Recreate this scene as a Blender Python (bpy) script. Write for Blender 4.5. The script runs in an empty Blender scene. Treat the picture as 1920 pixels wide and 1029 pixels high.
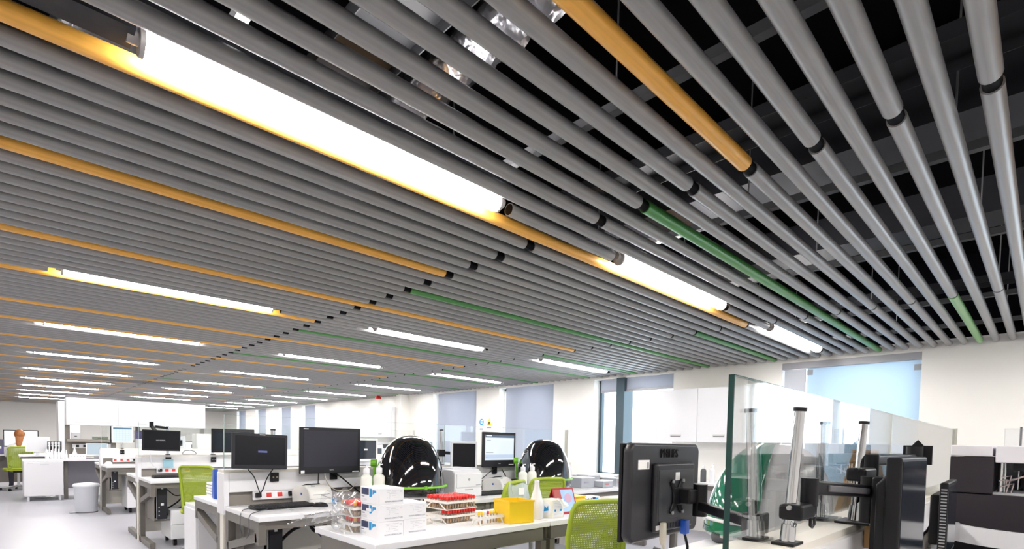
import bpy, math, random
from mathutils import Matrix, Vector
random.seed(7)
SC = bpy.context.scene
COL = SC.collection
PI = math.pi

# ------------------------------------------------------------------ camera, world, exposure
cam_d = bpy.data.cameras.new('camera')
cam_d.sensor_width = 36.0
cam_d.sensor_fit = 'HORIZONTAL'
cam_d.lens = 18.311
cam_d.shift_y = 0.1836
cam_d.clip_start = 0.05
cam_d.clip_end = 200
cam = bpy.data.objects.new('camera', cam_d)
COL.objects.link(cam)
cam.matrix_world = Matrix(((0.7171, 0.0128, -0.6968, 0.0),
                           (-0.6967, 0.0425, -0.7161, 0.0),
                           (0.0204, 0.9990, 0.0394, 1.3),
                           (0, 0, 0, 1)))
SC.camera = cam

wd = bpy.data.worlds.new('sky')
SC.world = wd
wd.use_nodes = True
bgn = wd.node_tree.nodes['Background']
bgn.inputs[0].default_value = (0.80, 0.91, 1.0, 1)
bgn.inputs[1].default_value = 2.6

LAMP = 34.0          # radiance of the tube lamps
SC.view_settings.view_transform = 'Standard'
SC.view_settings.look = 'None'
SC.view_settings.gamma = 1.0
SC.view_settings.use_curve_mapping = False
SC.view_settings.exposure = 1.22
try:
    SC.cycles.use_denoising = True
    SC.cycles.max_bounces = 8
    SC.cycles.diffuse_bounces = 5
    SC.cycles.glossy_bounces = 4
    SC.cycles.transmission_bounces = 6
    SC.cycles.transparent_max_bounces = 24
    SC.cycles.sample_clamp_indirect = 6.0
    SC.cycles.caustics_reflective = False
    SC.cycles.caustics_refractive = False
except Exception:
    pass

# ------------------------------------------------------------------ materials
MATS = {}
def mat(name, col=(.5, .5, .5), rough=.5, metal=0.0, spec=.5, var=0.0, scale=8.0, bump=0.0, bscale=60.0, coat=0.0, emit=None, estr=0.0):
    if name in MATS:
        return MATS[name]
    m = bpy.data.materials.new(name)
    m.use_nodes = True
    nt = m.node_tree
    b = nt.nodes['Principled BSDF']
    b.inputs['Base Color'].default_value = (*col, 1)
    b.inputs['Roughness'].default_value = rough
    b.inputs['Metallic'].default_value = metal
    b.inputs['Specular IOR Level'].default_value = spec
    if coat:
        b.inputs['Coat Weight'].default_value = coat
        b.inputs['Coat Roughness'].default_value = 0.03
    if emit is not None:
        b.inputs['Emission Color'].default_value = (*emit, 1)
        b.inputs['Emission Strength'].default_value = estr
    tc = None
    if var or bump:
        tc = nt.nodes.new('ShaderNodeTexCoord')
    if var:
        nz = nt.nodes.new('ShaderNodeTexNoise')
        nz.inputs['Scale'].default_value = scale
        nz.inputs['Detail'].default_value = 4
        nt.links.new(tc.outputs['Object'], nz.inputs['Vector'])
        mx = nt.nodes.new('ShaderNodeMix')
        mx.data_type = 'RGBA'
        mx.inputs[6].default_value = (*[max(0, c * (1 - var)) for c in col], 1)
        mx.inputs[7].default_value = (*[min(1, c * (1 + var)) for c in col], 1)
        nt.links.new(nz.outputs['Fac'], mx.inputs[0])
        nt.links.new(mx.outputs[2], b.inputs['Base Color'])
    if bump:
        nz2 = nt.nodes.new('ShaderNodeTexNoise')
        nz2.inputs['Scale'].default_value = bscale
        nt.links.new(tc.outputs['Object'], nz2.inputs['Vector'])
        bp = nt.nodes.new('ShaderNodeBump')
        bp.inputs['Strength'].default_value = bump
        bp.inputs['Distance'].default_value = 0.01
        nt.links.new(nz2.outputs['Fac'], bp.inputs['Height'])
        nt.links.new(bp.outputs['Normal'], b.inputs['Normal'])
    MATS[name] = m
    return m

def clear_mat(name, tint=(1, 1, 1), ior=1.5, haze=0.0, hazecol=(.9, .9, .9), rough=0.0):
    """thin clear sheet: transmits with a tint, reflects by Fresnel, may carry a little milky diffuse"""
    if name in MATS:
        return MATS[name]
    m = bpy.data.materials.new(name)
    m.use_nodes = True
    nt = m.node_tree
    nt.nodes.clear()
    out = nt.nodes.new('ShaderNodeOutputMaterial')
    tr = nt.nodes.new('ShaderNodeBsdfTransparent')
    tr.inputs[0].default_value = (*tint, 1)
    gl = nt.nodes.new('ShaderNodeBsdfGlossy')
    gl.inputs['Roughness'].default_value = rough
    # Fresnel by Schlick on the unsigned angle (the sheet is thin: both faces see air)
    geo = nt.nodes.new('ShaderNodeNewGeometry')
    dt = nt.nodes.new('ShaderNodeVectorMath'); dt.operation = 'DOT_PRODUCT'
    nt.links.new(geo.outputs['Normal'], dt.inputs[0]); nt.links.new(geo.outputs['Incoming'], dt.inputs[1])
    ab = nt.nodes.new('ShaderNodeMath'); ab.operation = 'ABSOLUTE'
    nt.links.new(dt.outputs['Value'], ab.inputs[0])
    om = nt.nodes.new('ShaderNodeMath'); om.operation = 'SUBTRACT'; om.inputs[0].default_value = 1.0
    nt.links.new(ab.outputs[0], om.inputs[1])
    pw = nt.nodes.new('ShaderNodeMath'); pw.operation = 'POWER'; pw.inputs[1].default_value = 2.6
    nt.links.new(om.outputs[0], pw.inputs[0])
    f0 = ((ior - 1) / (ior + 1)) ** 2
    fr = nt.nodes.new('ShaderNodeMath'); fr.operation = 'MULTIPLY_ADD'; fr.inputs[1].default_value = 1 - f0; fr.inputs[2].default_value = f0
    nt.links.new(pw.outputs[0], fr.inputs[0])
    mx = nt.nodes.new('ShaderNodeMixShader')
    src = tr
    if haze:
        df = nt.nodes.new('ShaderNodeBsdfDiffuse')
        df.inputs[0].default_value = (*hazecol, 1)
        m2 = nt.nodes.new('ShaderNodeMixShader')
        m2.inputs[0].default_value = haze
        nt.links.new(tr.outputs[0], m2.inputs[1])
        nt.links.new(df.outputs[0], m2.inputs[2])
        src = m2
    nt.links.new(fr.outputs[0], mx.inputs[0])
    nt.links.new(src.outputs[0], mx.inputs[1])
    nt.links.new(gl.outputs[0], mx.inputs[2])
    nt.links.new(mx.outputs[0], out.inputs[0])
    MATS[name] = m
    return m

def pipe_mat(name, col):
    m = mat(name, col, .33)
    nt = m.node_tree; b = nt.nodes['Principled BSDF']
    tc = nt.nodes.new('ShaderNodeTexCoord'); mp = nt.nodes.new('ShaderNodeMapping')
    mp.inputs['Scale'].default_value = (.25, 90, 90)  # lengthwise streaks paint highlight lines into the pipe colour
    nz = nt.nodes.new('ShaderNodeTexNoise'); nz.inputs['Scale'].default_value = 1.0; nz.inputs['Detail'].default_value = 3
    mx = nt.nodes.new('ShaderNodeMix'); mx.data_type = 'RGBA'
    mx.inputs[6].default_value = (*[c * .74 for c in col], 1); mx.inputs[7].default_value = (*[min(1, c * 1.22) for c in col], 1)
    nt.links.new(tc.outputs['Object'], mp.inputs['Vector']); nt.links.new(mp.outputs[0], nz.inputs['Vector'])
    nt.links.new(nz.outputs['Fac'], mx.inputs[0]); nt.links.new(mx.outputs[2], b.inputs['Base Color'])
    return m

def blind_mat(name, col, trans):
    if name in MATS:
        return MATS[name]
    m = bpy.data.materials.new(name)
    m.use_nodes = True
    nt = m.node_tree
    nt.nodes.clear()
    out = nt.nodes.new('ShaderNodeOutputMaterial')
    d = nt.nodes.new('ShaderNodeBsdfDiffuse')
    d.inputs[0].default_value = (*col, 1)
    t = nt.nodes.new('ShaderNodeBsdfTranslucent')
    wv = nt.nodes.new('ShaderNodeTexNoise')
    wv.inputs['Scale'].default_value = 3.0
    tc = nt.nodes.new('ShaderNodeTexCoord')
    nt.links.new(tc.outputs['Object'], wv.inputs['Vector'])
    mc = nt.nodes.new('ShaderNodeMix')
    mc.data_type = 'RGBA'
    mc.inputs[6].default_value = (*[c * .94 for c in trans], 1)
    mc.inputs[7].default_value = (*trans, 1)
    nt.links.new(wv.outputs['Fac'], mc.inputs[0])
    nt.links.new(mc.outputs[2], t.inputs[0])
    mx = nt.nodes.new('ShaderNodeMixShader')
    mx.inputs[0].default_value = 0.55
    nt.links.new(d.outputs[0], mx.inputs[1])
    nt.links.new(t.outputs[0], mx.inputs[2])
    nt.links.new(mx.outputs[0], out.inputs[0])
    MATS[name] = m
    return m

def lamp_mat():
    if 'lamp' in MATS:
        return MATS['lamp']
    m = bpy.data.materials.new('lamp_glow')
    m.use_nodes = True
    nt = m.node_tree
    nt.nodes.clear()
    out = nt.nodes.new('ShaderNodeOutputMaterial')
    e = nt.nodes.new('ShaderNodeEmission')
    e.inputs[0].default_value = (1.0, 0.97, 0.95, 1)
    e.inputs[1].default_value = LAMP
    nt.links.new(e.outputs[0], out.inputs[0])
    MATS['lamp'] = m
    return m

def screen_mat(name, col, strength=1.0):
    return mat(name, (.02, .02, .025), .15, emit=col, estr=strength * .45)

white_lam = mat('white_laminate', (.80, .80, .82), .35, var=.02)
white_gloss = mat('white_gloss', (.76, .76, .785), .18)
cream = mat('cream_panel', (.74, .71, .64), .45, var=.02)
taupe = mat('taupe_steel', (.155, .142, .125), .42, var=.03)
dark_taupe = mat('dark_taupe', (.12, .11, .10), .5)
black = mat('black_plastic', (.008, .008, .010), .42, spec=.25)
black_soft = mat('black_soft', (.012, .012, .014), .55, spec=.25, var=.1)
charcoal = mat('charcoal_plastic', (.018, .018, .023), .45, spec=.3, var=.05)
dk_grey = mat('dark_grey', (.09, .09, .10), .45)
grey = mat('grey_plastic', (.32, .33, .35), .45)
lt_grey = mat('light_grey', (.62, .63, .66), .4)
off_white = mat('off_white_plastic', (.80, .79, .76), .4)
chrome = mat('chrome', (.62, .63, .65), .06, metal=1.0)
steel = mat('brushed_steel', (.55, .55, .56), .35, metal=1.0)
lime = mat('lime_mesh', (.30, .39, .02), .5, var=.05)
lime_rail = mat('lime_rail', (.22, .60, .03), .35)
red_p = mat('red_plastic', (.62, .025, .02), .35)
yellow_p = mat('yellow_plastic', (.88, .60, .02), .4)
blue_p = mat('blue_plastic', (.02, .10, .50), .35)
pane_mat = clear_mat('window_glass', (.97, .99, 1.0))
glass_mat = clear_mat('partition_glass', (.985, .996, .992), ior=1.47)
glass_edge = mat('glass_edge', (.005, .045, .038), .15)
clear_pl = clear_mat('clear_plastic', (.96, .97, .98), ior=1.4, haze=.10)
milky = clear_mat('milky_plastic', (.80, .86, .86), ior=1.35, haze=.45, hazecol=(.74, .82, .82), rough=.15)
amber = mat('amber_serum', (.62, .33, .07), .3)

# ------------------------------------------------------------------ mesh building
class MB:
    def __init__(s):
        s.v = []; s.f = []; s.m = []; s.sm = []; s.T = Matrix.Identity(4); s.mi = 0
    def _add(s, vs, fs, smooth=False):
        o = len(s.v)
        for p in vs:
            q = s.T @ Vector(p)
            s.v.append((q.x, q.y, q.z))
        for f in fs:
            s.f.append(tuple(i + o for i in f)); s.m.append(s.mi); s.sm.append(smooth)
        return s
    def at(s, T):
        s.T = T; return s
    def mat(s, i):
        s.mi = i; return s
    def box(s, x0, x1, y0, y1, z0, z1):
        vs = [(x0, y0, z0), (x1, y0, z0), (x1, y1, z0), (x0, y1, z0), (x0, y0, z1), (x1, y0, z1), (x1, y1, z1), (x0, y1, z1)]
        return s._add(vs, [(0, 3, 2, 1), (4, 5, 6, 7), (0, 1, 5, 4), (1, 2, 6, 5), (2, 3, 7, 6), (3, 0, 4, 7)])
    def bar(s, p0, p1, w, h, up=(0, 0, 1)):
        """square bar from p0 to p1; h measured along up"""
        p0 = Vector(p0); p1 = Vector(p1); d = (p1 - p0).normalized(); u = Vector(up)
        sd = d.cross(u).normalized(); u = sd.cross(d).normalized()
        vs = []
        for p in (p0, p1):
            for a, b in ((-1, -1), (1, -1), (1, 1), (-1, 1)):
                vs.append(tuple(p + sd * (a * w / 2) + u * (b * h / 2)))
        return s._add(vs, [(0, 3, 2, 1), (4, 5, 6, 7), (0, 1, 5, 4), (1, 2, 6, 5), (2, 3, 7, 6), (3, 0, 4, 7)])
    def cyl(s, p0, p1, r, r1=None, n=16, caps=True):
        p0 = Vector(p0); p1 = Vector(p1); d = (p1 - p0).normalized()
        a = Vector((0, 0, 1)) if abs(d.z) < .9 else Vector((1, 0, 0))
        e1 = d.cross(a).normalized(); e2 = d.cross(e1)
        r1 = r if r1 is None else r1
        vs = []
        for p, rr in ((p0, r), (p1, r1)):
            for k in range(n):
                t = 2 * PI * k / n
                vs.append(tuple(p + e1 * (rr * math.cos(t)) + e2 * (rr * math.sin(t))))
        fs = [(k, k + n, (k + 1) % n + n, (k + 1) % n) for k in range(n)]
        s._add(vs, fs, True)
        if caps:
            s._add(vs[:n], [tuple(range(n))]); s._add(vs[n:], [tuple(reversed(range(n)))])
        return s
    def tube(s, pts, r, n=8, closed=False):
        P = [Vector(p) for p in pts]; N = len(P); vs = []
        ref = None
        for i, p in enumerate(P):
            if closed:
                d = (P[(i + 1) % N] - P[i - 1]).normalized()
            else:
                d = (P[min(i + 1, N - 1)] - P[max(i - 1, 0)]).normalized()
            if ref is None:
                a = Vector((0, 0, 1)) if abs(d.z) < .9 else Vector((1, 0, 0))
                ref = d.cross(a).normalized()
            e1 = (ref - d * ref.dot(d)).normalized(); ref = e1; e2 = d.cross(e1)
            for k in range(n):
                t = 2 * PI * k / n
                vs.append(tuple(p + e1 * (r * math.cos(t)) + e2 * (r * math.sin(t))))
        fs = []
        M = N if closed else N - 1
        for i in range(M):
            j = (i + 1) % N
            for k in range(n):
                k2 = (k + 1) % n
                fs.append((i * n + k, i * n + k2, j * n + k2, j * n + k))
        s._add(vs, fs, True)
        if not closed:
            s._add(vs[:n], [tuple(reversed(range(n)))]); s._add(vs[-n:], [tuple(range(n))])
        return s
    def lathe(s, prof, c=(0, 0, 0), n=20, smooth=True):
        vs = []; fs = []
        for (r, z) in prof:
            for k in range(n):
                t = 2 * PI * k / n
                vs.append((c[0] + r * math.cos(t), c[1] + r * math.sin(t), c[2] + z))
        for i in range(len(prof) - 1):
            for k in range(n):
                k2 = (k + 1) % n
                fs.append((i * n + k, i * n + k2, (i + 1) * n + k2, (i + 1) * n + k))
        s._add(vs, fs, smooth)
        if prof[0][0] > 1e-5: s._add(vs[:n], [tuple(reversed(range(n)))])
        if prof[-1][0] > 1e-5: s._add(vs[-n:], [tuple(range(n))])
        return s
    def prism(s, poly, axis, a0, a1):
        """poly: list of 2-D points; extruded along axis 'x','y' or 'z' (remaining axes in order)"""
        def P(u, v, a):
            return {'x': (a, u, v), 'y': (u, a, v), 'z': (u, v, a)}[axis]
        n = len(poly)
        vs = [P(u, v, a0) for u, v in poly] + [P(u, v, a1) for u, v in poly]
        fs = [(k, (k + 1) % n, (k + 1) % n + n, k + n) for k in range(n)]
        fs += [tuple(reversed(range(n))), tuple(range(n, 2 * n))]
        return s._add(vs, fs)
    def surf(s, fn, nu, nv, closed_u=False, smooth=True):
        vs = [fn(i / (nu if closed_u else nu - 1), j / (nv - 1)) for j in range(nv) for i in range(nu)]
        fs = []
        for j in range(nv - 1):
            for i in range(nu if closed_u else nu - 1):
                i2 = (i + 1) % nu
                fs.append((j * nu + i, j * nu + i2, (j + 1) * nu + i2, (j + 1) * nu + i))
        return s._add(vs, fs, smooth)
    def mesh(s, name, mats):
        me = bpy.data.meshes.new(name)
        me.from_pydata(s.v, [], s.f)
        for x in (mats if isinstance(mats, (list, tuple)) else [mats]):
            me.materials.append(x)
        me.polygons.foreach_set('material_index', s.m)
        me.polygons.foreach_set('use_smooth', s.sm)
        me.update()
        return me
    def build(s, name, mats, parent=None, bevel=0.0, seg=2, loc=None, label=None):
        o = bpy.data.objects.new(name, s.mesh(name, mats))
        COL.objects.link(o)
        if parent is not None: o.parent = parent
        if loc is not None: o.location = loc
        if bevel:
            b = o.modifiers.new('bevel', 'BEVEL'); b.width = bevel; b.segments = seg; b.limit_method = 'ANGLE'; b.angle_limit = math.radians(40)
            o.data.polygons.foreach_set('use_smooth', [True] * len(o.data.polygons))
            w = o.modifiers.new('wn', 'WEIGHTED_NORMAL'); w.keep_sharp = False
        if label: o['label'] = label
        return o

def bx(name, m, parent, x0, x1, y0, y1, z0, z1, bevel=0.0, label=None):
    return MB().box(x0, x1, y0, y1, z0, z1).build(name, m, parent, bevel, label=label)

def tag(o, label=None, cat=None, group=None, kind=None):
    if label: o['label'] = label
    if cat: o['category'] = cat
    if group: o['group'] = group
    if kind: o['kind'] = kind
    return o

def thing(name, label, cat, loc=(0, 0, 0), rz=0.0, group=None, kind=None):
    o = bpy.data.objects.new(name, None)
    COL.objects.link(o)
    o.empty_display_size = .05
    o.location = loc
    o.rotation_euler = (0, 0, rz)
    return tag(o, label, cat, group, kind)

def copy_tree(o, parent=None):
    c = o.copy()
    COL.objects.link(c)
    c.parent = parent
    for ch in list(o.children):
        copy_tree(ch, c)
    return c

def dup(root, loc, rz, label, group=None):
    c = copy_tree(root)
    c.location = loc
    c.rotation_euler = (0, 0, rz)
    c['label'] = label
    if group: c['group'] = group
    return c

def text(body, size, m, parent, loc, rot, name='lettering', align='CENTER', sx=1.0, extrude=.0004):
    cu = bpy.data.curves.new(name, 'FONT')
    cu.body = body
    cu.size = size
    cu.extrude = extrude
    cu.align_x = align
    cu.align_y = 'CENTER'
    cu.resolution_u = 2
    tmp = bpy.data.objects.new(name, cu)
    me = bpy.data.meshes.new_from_object(tmp)
    bpy.data.objects.remove(tmp)
    me.materials.clear()
    me.materials.append(m)
    o = bpy.data.objects.new(name, me)
    COL.objects.link(o)
    o.parent = parent
    o.location = loc
    o.rotation_euler = rot
    o.scale = (sx, 1, 1)
    return o

ORD = ['first', 'second', 'third', 'fourth', 'fifth', 'sixth', 'seventh', 'eighth', 'ninth', 'tenth', 'eleventh', 'twelfth']
def rc_label(kind, i_, j_, where):
    return '%s, %s from the left, %s row back, %s' % (kind, ORD[i_], ORD[j_], where)
# ================================================================== THE SETTING
XL, XR_, YN, YF = -3.7, 7.6, -3.2, 28.0          # room: left wall, window wall, near wall, far wall
ZS = 3.45                                          # concrete soffit above the hung pipes
U = 1.178                                          # pipe module: joints at 1.92 U and 4.43 U, wall at 6.45 U
ZP, RP = 2.502, 0.032

floor_m = mat('resin_floor', (.47, .47, .52), .36, spec=.3, var=.03, scale=1.5)
wall_m = mat('painted_wall', (.82, .80, .755), .6, var=.015, scale=3)
soffit_m = mat('dark_soffit', (.002, .002, .0025), 1.0, spec=0.0)
o = bx('floor', floor_m, None, XL, XR_ + .3, YN, YF, -.1, 0); tag(o, kind='structure', label='pale glossy resin floor')
o = bx('wall_back', wall_m, None, XL, XR_ + .3, YF, YF + .2, 0, ZS + .1); tag(o, kind='structure')
o = bx('wall_front', wall_m, None, XL, XR_ + .3, YN - .2, YN, 0, ZS + .1); tag(o, kind='structure')
o = bx('wall_left', wall_m, None, XL - .2, XL, YN, YF, 0, ZS + .1); tag(o, kind='structure')

# ---- ceiling: soffit + the hung pipes
ceil = bx('ceiling', soffit_m, None, XL, XR_ + .3, YN, YF, ZS, ZS + .15)
tag(ceil, kind='structure', label='dark soffit with hung rows of grey, orange and green pipes')

pipe_grey = pipe_mat('pipe_grey', (.285, .28, .275))
pipe_orange = pipe_mat('pipe_orange', (.84, .42, .07))
pipe_green = pipe_mat('pipe_green', (.06, .25, .052))
pipe_lgreen = pipe_mat('pipe_light_green', (.20, .44, .15))
coup_m = mat('rubber_coupling', (.003, .003, .004), .7, spec=.1)

def pipe_y(i):
    return (0.1514 + 0.1085 * i + 0.000132 * i * i) * U
J1, J2, XE, XS = 1.922 * U, 4.432 * U, XR_ - .035, XL + .04
GAP = .03
GAP1, GAP2 = .068, .03
LIGHT_IDX = {-9: -1, 14: 0, 37: 1, 55: 2, 74: 3, 91: 4, 106: 5, 120: 6, 133: 7, 145: 8, 157: 9}  # row behind the camera is added, unseen, to brighten the right side
LCOL = [(-1.90, -.62), (.262, 1.535), (2.44, 3.745), (4.68, 6.02)]     # lamp ranges in U; first column added out of view to light the left
_pm = {}
def pipe_mesh(x0, x1, m):
    k = (round(x0, 4), round(x1, 4), m.name)
    if k not in _pm:
        mb = MB().cyl((x0, 0, 0), (x1, 0, 0), RP, n=16, caps=True)
        _pm[k] = mb.mesh('pipe', m)
    return _pm[k]
_cm = {}
def coupling_mesh(x):
    k = round(x, 4)
    GAP = GAP1 if x < 3 else GAP2
    if k not in _cm:
        _cm[k] = MB().cyl((x - .006, 0, 0), (x + GAP + .006, 0, 0), RP - .006, n=14).mesh('coupling', coup_m)
    return _cm[k]
far = {}
def add_pipe(i, x0, x1, m, joint):
    y = pipe_y(i)
    if i > 148 or i < -2:
        mb = far.setdefault(m.name, (MB(), m))[0]
        mb.cyl((x0, y, ZP), (x1, y, ZP), RP, n=8, caps=False)
        return
    p = bpy.data.objects.new('pipe', pipe_mesh(x0, x1, m))
    COL.objects.link(p); p.parent = ceil; p.location = (0, y, ZP)
    if joint:
        c = bpy.data.objects.new('coupling', coupling_mesh(x1))
        COL.objects.link(c); c.parent = p
i = -24
while pipe_y(i) < YF - .05:
    r16 = i % 16
    m0 = pipe_orange if r16 in (6, 15) else pipe_grey
    m1 = pipe_green if r16 in (10, 3) else pipe_grey
    if i == 3: m1 = pipe_lgreen
    if i in LIGHT_IDX:
        for (a, b) in ((-.58, .20) if i != 14 else (None, None), (1.60, 2.37), (3.81, 4.61), (6.09, 6.42)):
            if a is not None:
                add_pipe(i, a * U, b * U, pipe_grey, False)
                if -2 <= i <= 40:
                    for xe in (a * U - .0008, b * U):
                        MB().cyl((xe, pipe_y(i), ZP), (xe + .0008, pipe_y(i), ZP), RP - .004, n=16).build('dark_mouth_disc', coup_m, ceil)  # black disc paints the dark inside of an open pipe end
        i += 1
        continue
    J = J1 if i % 2 == 0 else J2
    add_pipe(i, XS, J, m0, True)
    add_pipe(i, J + (GAP1 if i % 2 == 0 else GAP2), XE, m1, False)
    i += 1
for k, (mb, m) in far.items():
    o = mb.build('pipe_field', m, ceil); o['kind'] = 'stuff'

# ---- tube lamps between the pipes
row_word = ['first', 'second', 'third', 'fourth', 'fifth', 'sixth', 'seventh', 'eighth', 'ninth', 'tenth']
tray_m = mat('lamp_tray', (.014, .015, .019), .5, spec=.3, var=.7, scale=30)
cap_m = mat('lamp_cap', (.33, .31, .30), .4)
tube_mesh = {}
for idx, rw in LIGHT_IDX.items():
    for c, (a, b) in enumerate(LCOL):
        if c == 0 and rw > 4: continue
        a *= U; b *= U
        colw = ['unseen column left of the frame', 'left-hand column', 'middle column', 'column by the windows'][c]
        if rw == -1: lab = 'added unseen tube lamp in the row behind the camera, %s' % colw
        elif rw == 0 and c == 1: lab = 'largest glowing tube lamp, nearest overhead beside the wide orange pipe'
        else: lab = 'glowing tube lamp in the %s row from the camera, %s' % (row_word[rw], colw)
        t = thing('tube_lamp', lab, 'light', (a, pipe_y(idx), ZP + .003), 0, 'tube lamps set between the ceiling pipes')
        L = b - a
        RL = .042
        k = round(L, 3)
        if k not in tube_mesh:
            mb = MB().cyl((.012, 0, 0), (L - .012, 0, 0), RL, n=20)
            e0 = MB().cyl((0, 0, 0), (.013, 0, 0), RL + .001, n=20).cyl((-.03, 0, .01), (0, 0, .01), RL * .6, n=12)
            e1 = MB().cyl((L - .013, 0, 0), (L, 0, 0), RL + .001, n=20).cyl((L, 0, .01), (L + .03, 0, .01), RL * .6, n=12)
            x0t = -.9 if False else -.05
            tr = MB().box(-.05, L + .05, -.05, .05, .075, .105).box(.2, .24, -.012, .012, .04, .08).box(L - .24, L - .2, -.012, .012, .04, .08)
            tube_mesh[k] = (mb.mesh('glowing_tube', lamp_mat()), e0.mesh('end_cap', cap_m), e1.mesh('end_cap', cap_m), tr.mesh('mounting_tray', tray_m))
        for nm, me in zip(('glowing_tube', 'end_cap', 'end_cap', 'mounting_tray'), tube_mesh[k]):
            q = bpy.data.objects.new(nm, me); COL.objects.link(q); q.parent = t
# dark metal tray closing the pipe line left of the nearest lamp
o = bx('lamp_gear_tray', tray_m, ceil, -.75 * U, .25 * U, pipe_y(14) - .055, pipe_y(14) + .055, ZP + .0, ZP + .05)

# ---- services in the void above the pipes
duct_m = mat('dark_duct', (.022, .022, .026), .5, spec=.15, var=.3, scale=3)
foil_m = mat('foil_wrap', (.26, .255, .275), .28, metal=.9, bump=1.0, bscale=18)
rail_m = mat('dark_rail', (.02, .02, .023), .5, spec=.15, metal=0)
brail_m = mat('galvanised_rail', (.10, .10, .105), .5, metal=.5)
def along_y(x, z, w, h, m, name, lab, cat, y0=YN, y1=YF, lip=0):
    mb = MB().box(x - w / 2, x + w / 2, y0, y1, z, z + h)
    if lip:
        mb.box(x - w / 2 - .004, x - w / 2, y0, y1, z - lip, z + h).box(x + w / 2, x + w / 2 + .004, y0, y1, z - lip, z + h)
    o = mb.build(name, m); tag(o, lab, cat); return o
along_y(1.02, 2.82, .26, .012, rail_m, 'cable_tray', 'dark slotted cable tray above the pipes, left of the orange pipe', 'cable tray', lip=.05)
along_y(2.62, 2.86, .22, .012, rail_m, 'cable_tray', 'dark slotted cable tray above the pipe joints', 'cable tray', lip=.05)
along_y(3.55, 2.92, .50, .30, duct_m, 'air_duct', 'wide dark sheet metal air duct above the pipes', 'duct')
along_y(5.05, 2.95, .34, .25, duct_m, 'air_duct', 'narrow dark air duct above the pipes nearer the windows', 'duct')
along_y(6.55, 2.90, .20, .012, rail_m, 'cable_tray', 'dark cable tray above the pipes beside the window wall', 'cable tray', lip=.05)
# foil wrapped duct with wrinkles
def foil(u, v):
    t = 2 * PI * u; y = -1.0 + 9.5 * v
    r = .15 + .012 * math.sin(9 * t + 30 * y) + .01 * math.sin(41 * y)
    return (.30 + r * math.cos(t), y, 2.95 + r * math.sin(t))
o = MB().surf(foil, 28, 160, True).build('foil_duct', foil_m); tag(o, 'crinkled silver foil wrapped duct above the pipes', 'duct')
def foil2(u, v):
    t = 2 * PI * u; y = .2 + 2.6 * v
    r = .10 + .012 * math.sin(9 * t + 30 * y) + .01 * math.sin(37 * y)
    return (1.45 + r * math.cos(t), y, 2.98 + r * math.sin(t))
o = MB().surf(foil2, 24, 60, True).build('foil_pipe', foil_m); tag(o, 'short foil lagged pipe above the pipes near the orange one', 'duct')
# support rails that carry the pipes (run across them), with hanger rods
for n_, (x, w_) in enumerate(((-1.6, 'unseen column left of the frame'), (.55, 'nearest the camera'), (1.75, 'left of the pipe joints'), (3.05, 'between the two lines of joints'), (4.3, 'nearer the windows'), (6.0, 'second from the window wall'), (7.2, 'beside the window wall'))):
    t = thing('support_rail', 'thin metal rail carrying the pipes, %s' % w_, 'rail', (x, 0, 0), 0, 'pipe support rails')
    MB().box(-.02, .02, YN, YF, ZP + RP + .075, ZP + RP + .115).build('rail', brail_m if n_ != 0 else rail_m, t)
    rods = 0
    for yy in (.35, 1.25, 2.3, 3.6, 5.2, 7.2):
        MB().cyl((0, yy, ZP + RP + .11), (0, yy, ZS), .004, n=6).build('hanger_rod', steel, t)

# ---- window wall: solid pieces around the window openings
ZSILL, ZHEAD = .74, 2.44
WIN = [(-2.05, -.54), (1.06, 2.57), (4.18, 5.73), (6.70, 8.25), (9.0, 10.66), (17.5, 18.62), (19.64, 20.8), (22.2, 23.4), (24.7, 25.9)]  # first opening is added out of view to bring daylight to the right
mb = MB()
mb.box(XR_, XR_ + .3, YN, YF, 0, ZSILL).box(XR_, XR_ + .3, YN, YF, ZHEAD, ZS)
prev = YN
for a, b in WIN:
    mb.box(XR_, XR_ + .3, prev, a, ZSILL, ZHEAD); prev = b
mb.box(XR_, XR_ + .3, prev, YF, ZSILL, ZHEAD)
mb.box(XR_ - .25, XR_, 11.72, 11.95, 0, ZS)          # pilaster
o = mb.build('wall_right', wall_m); tag(o, kind='structure', label='cream window wall at the pipe ends')
dark_board = mat('added_dark_band', (.003, .003, .004), .9, spec=0.0)  # black boards added to darken the walls above the pipes
o = MB().box(XR_ - .012, XR_, YN, YF, 2.555, ZS).box(XL, XR_, YF - .012, YF, 2.555, ZS).box(XL, XL + .012, YN, YF, 2.555, ZS).box(XL, XR_, YN, YN + .012, 2.555, ZS).build('trim_1', dark_board); tag(o, kind='structure', label='black band added over the walls above the pipes to keep them dark')

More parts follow.
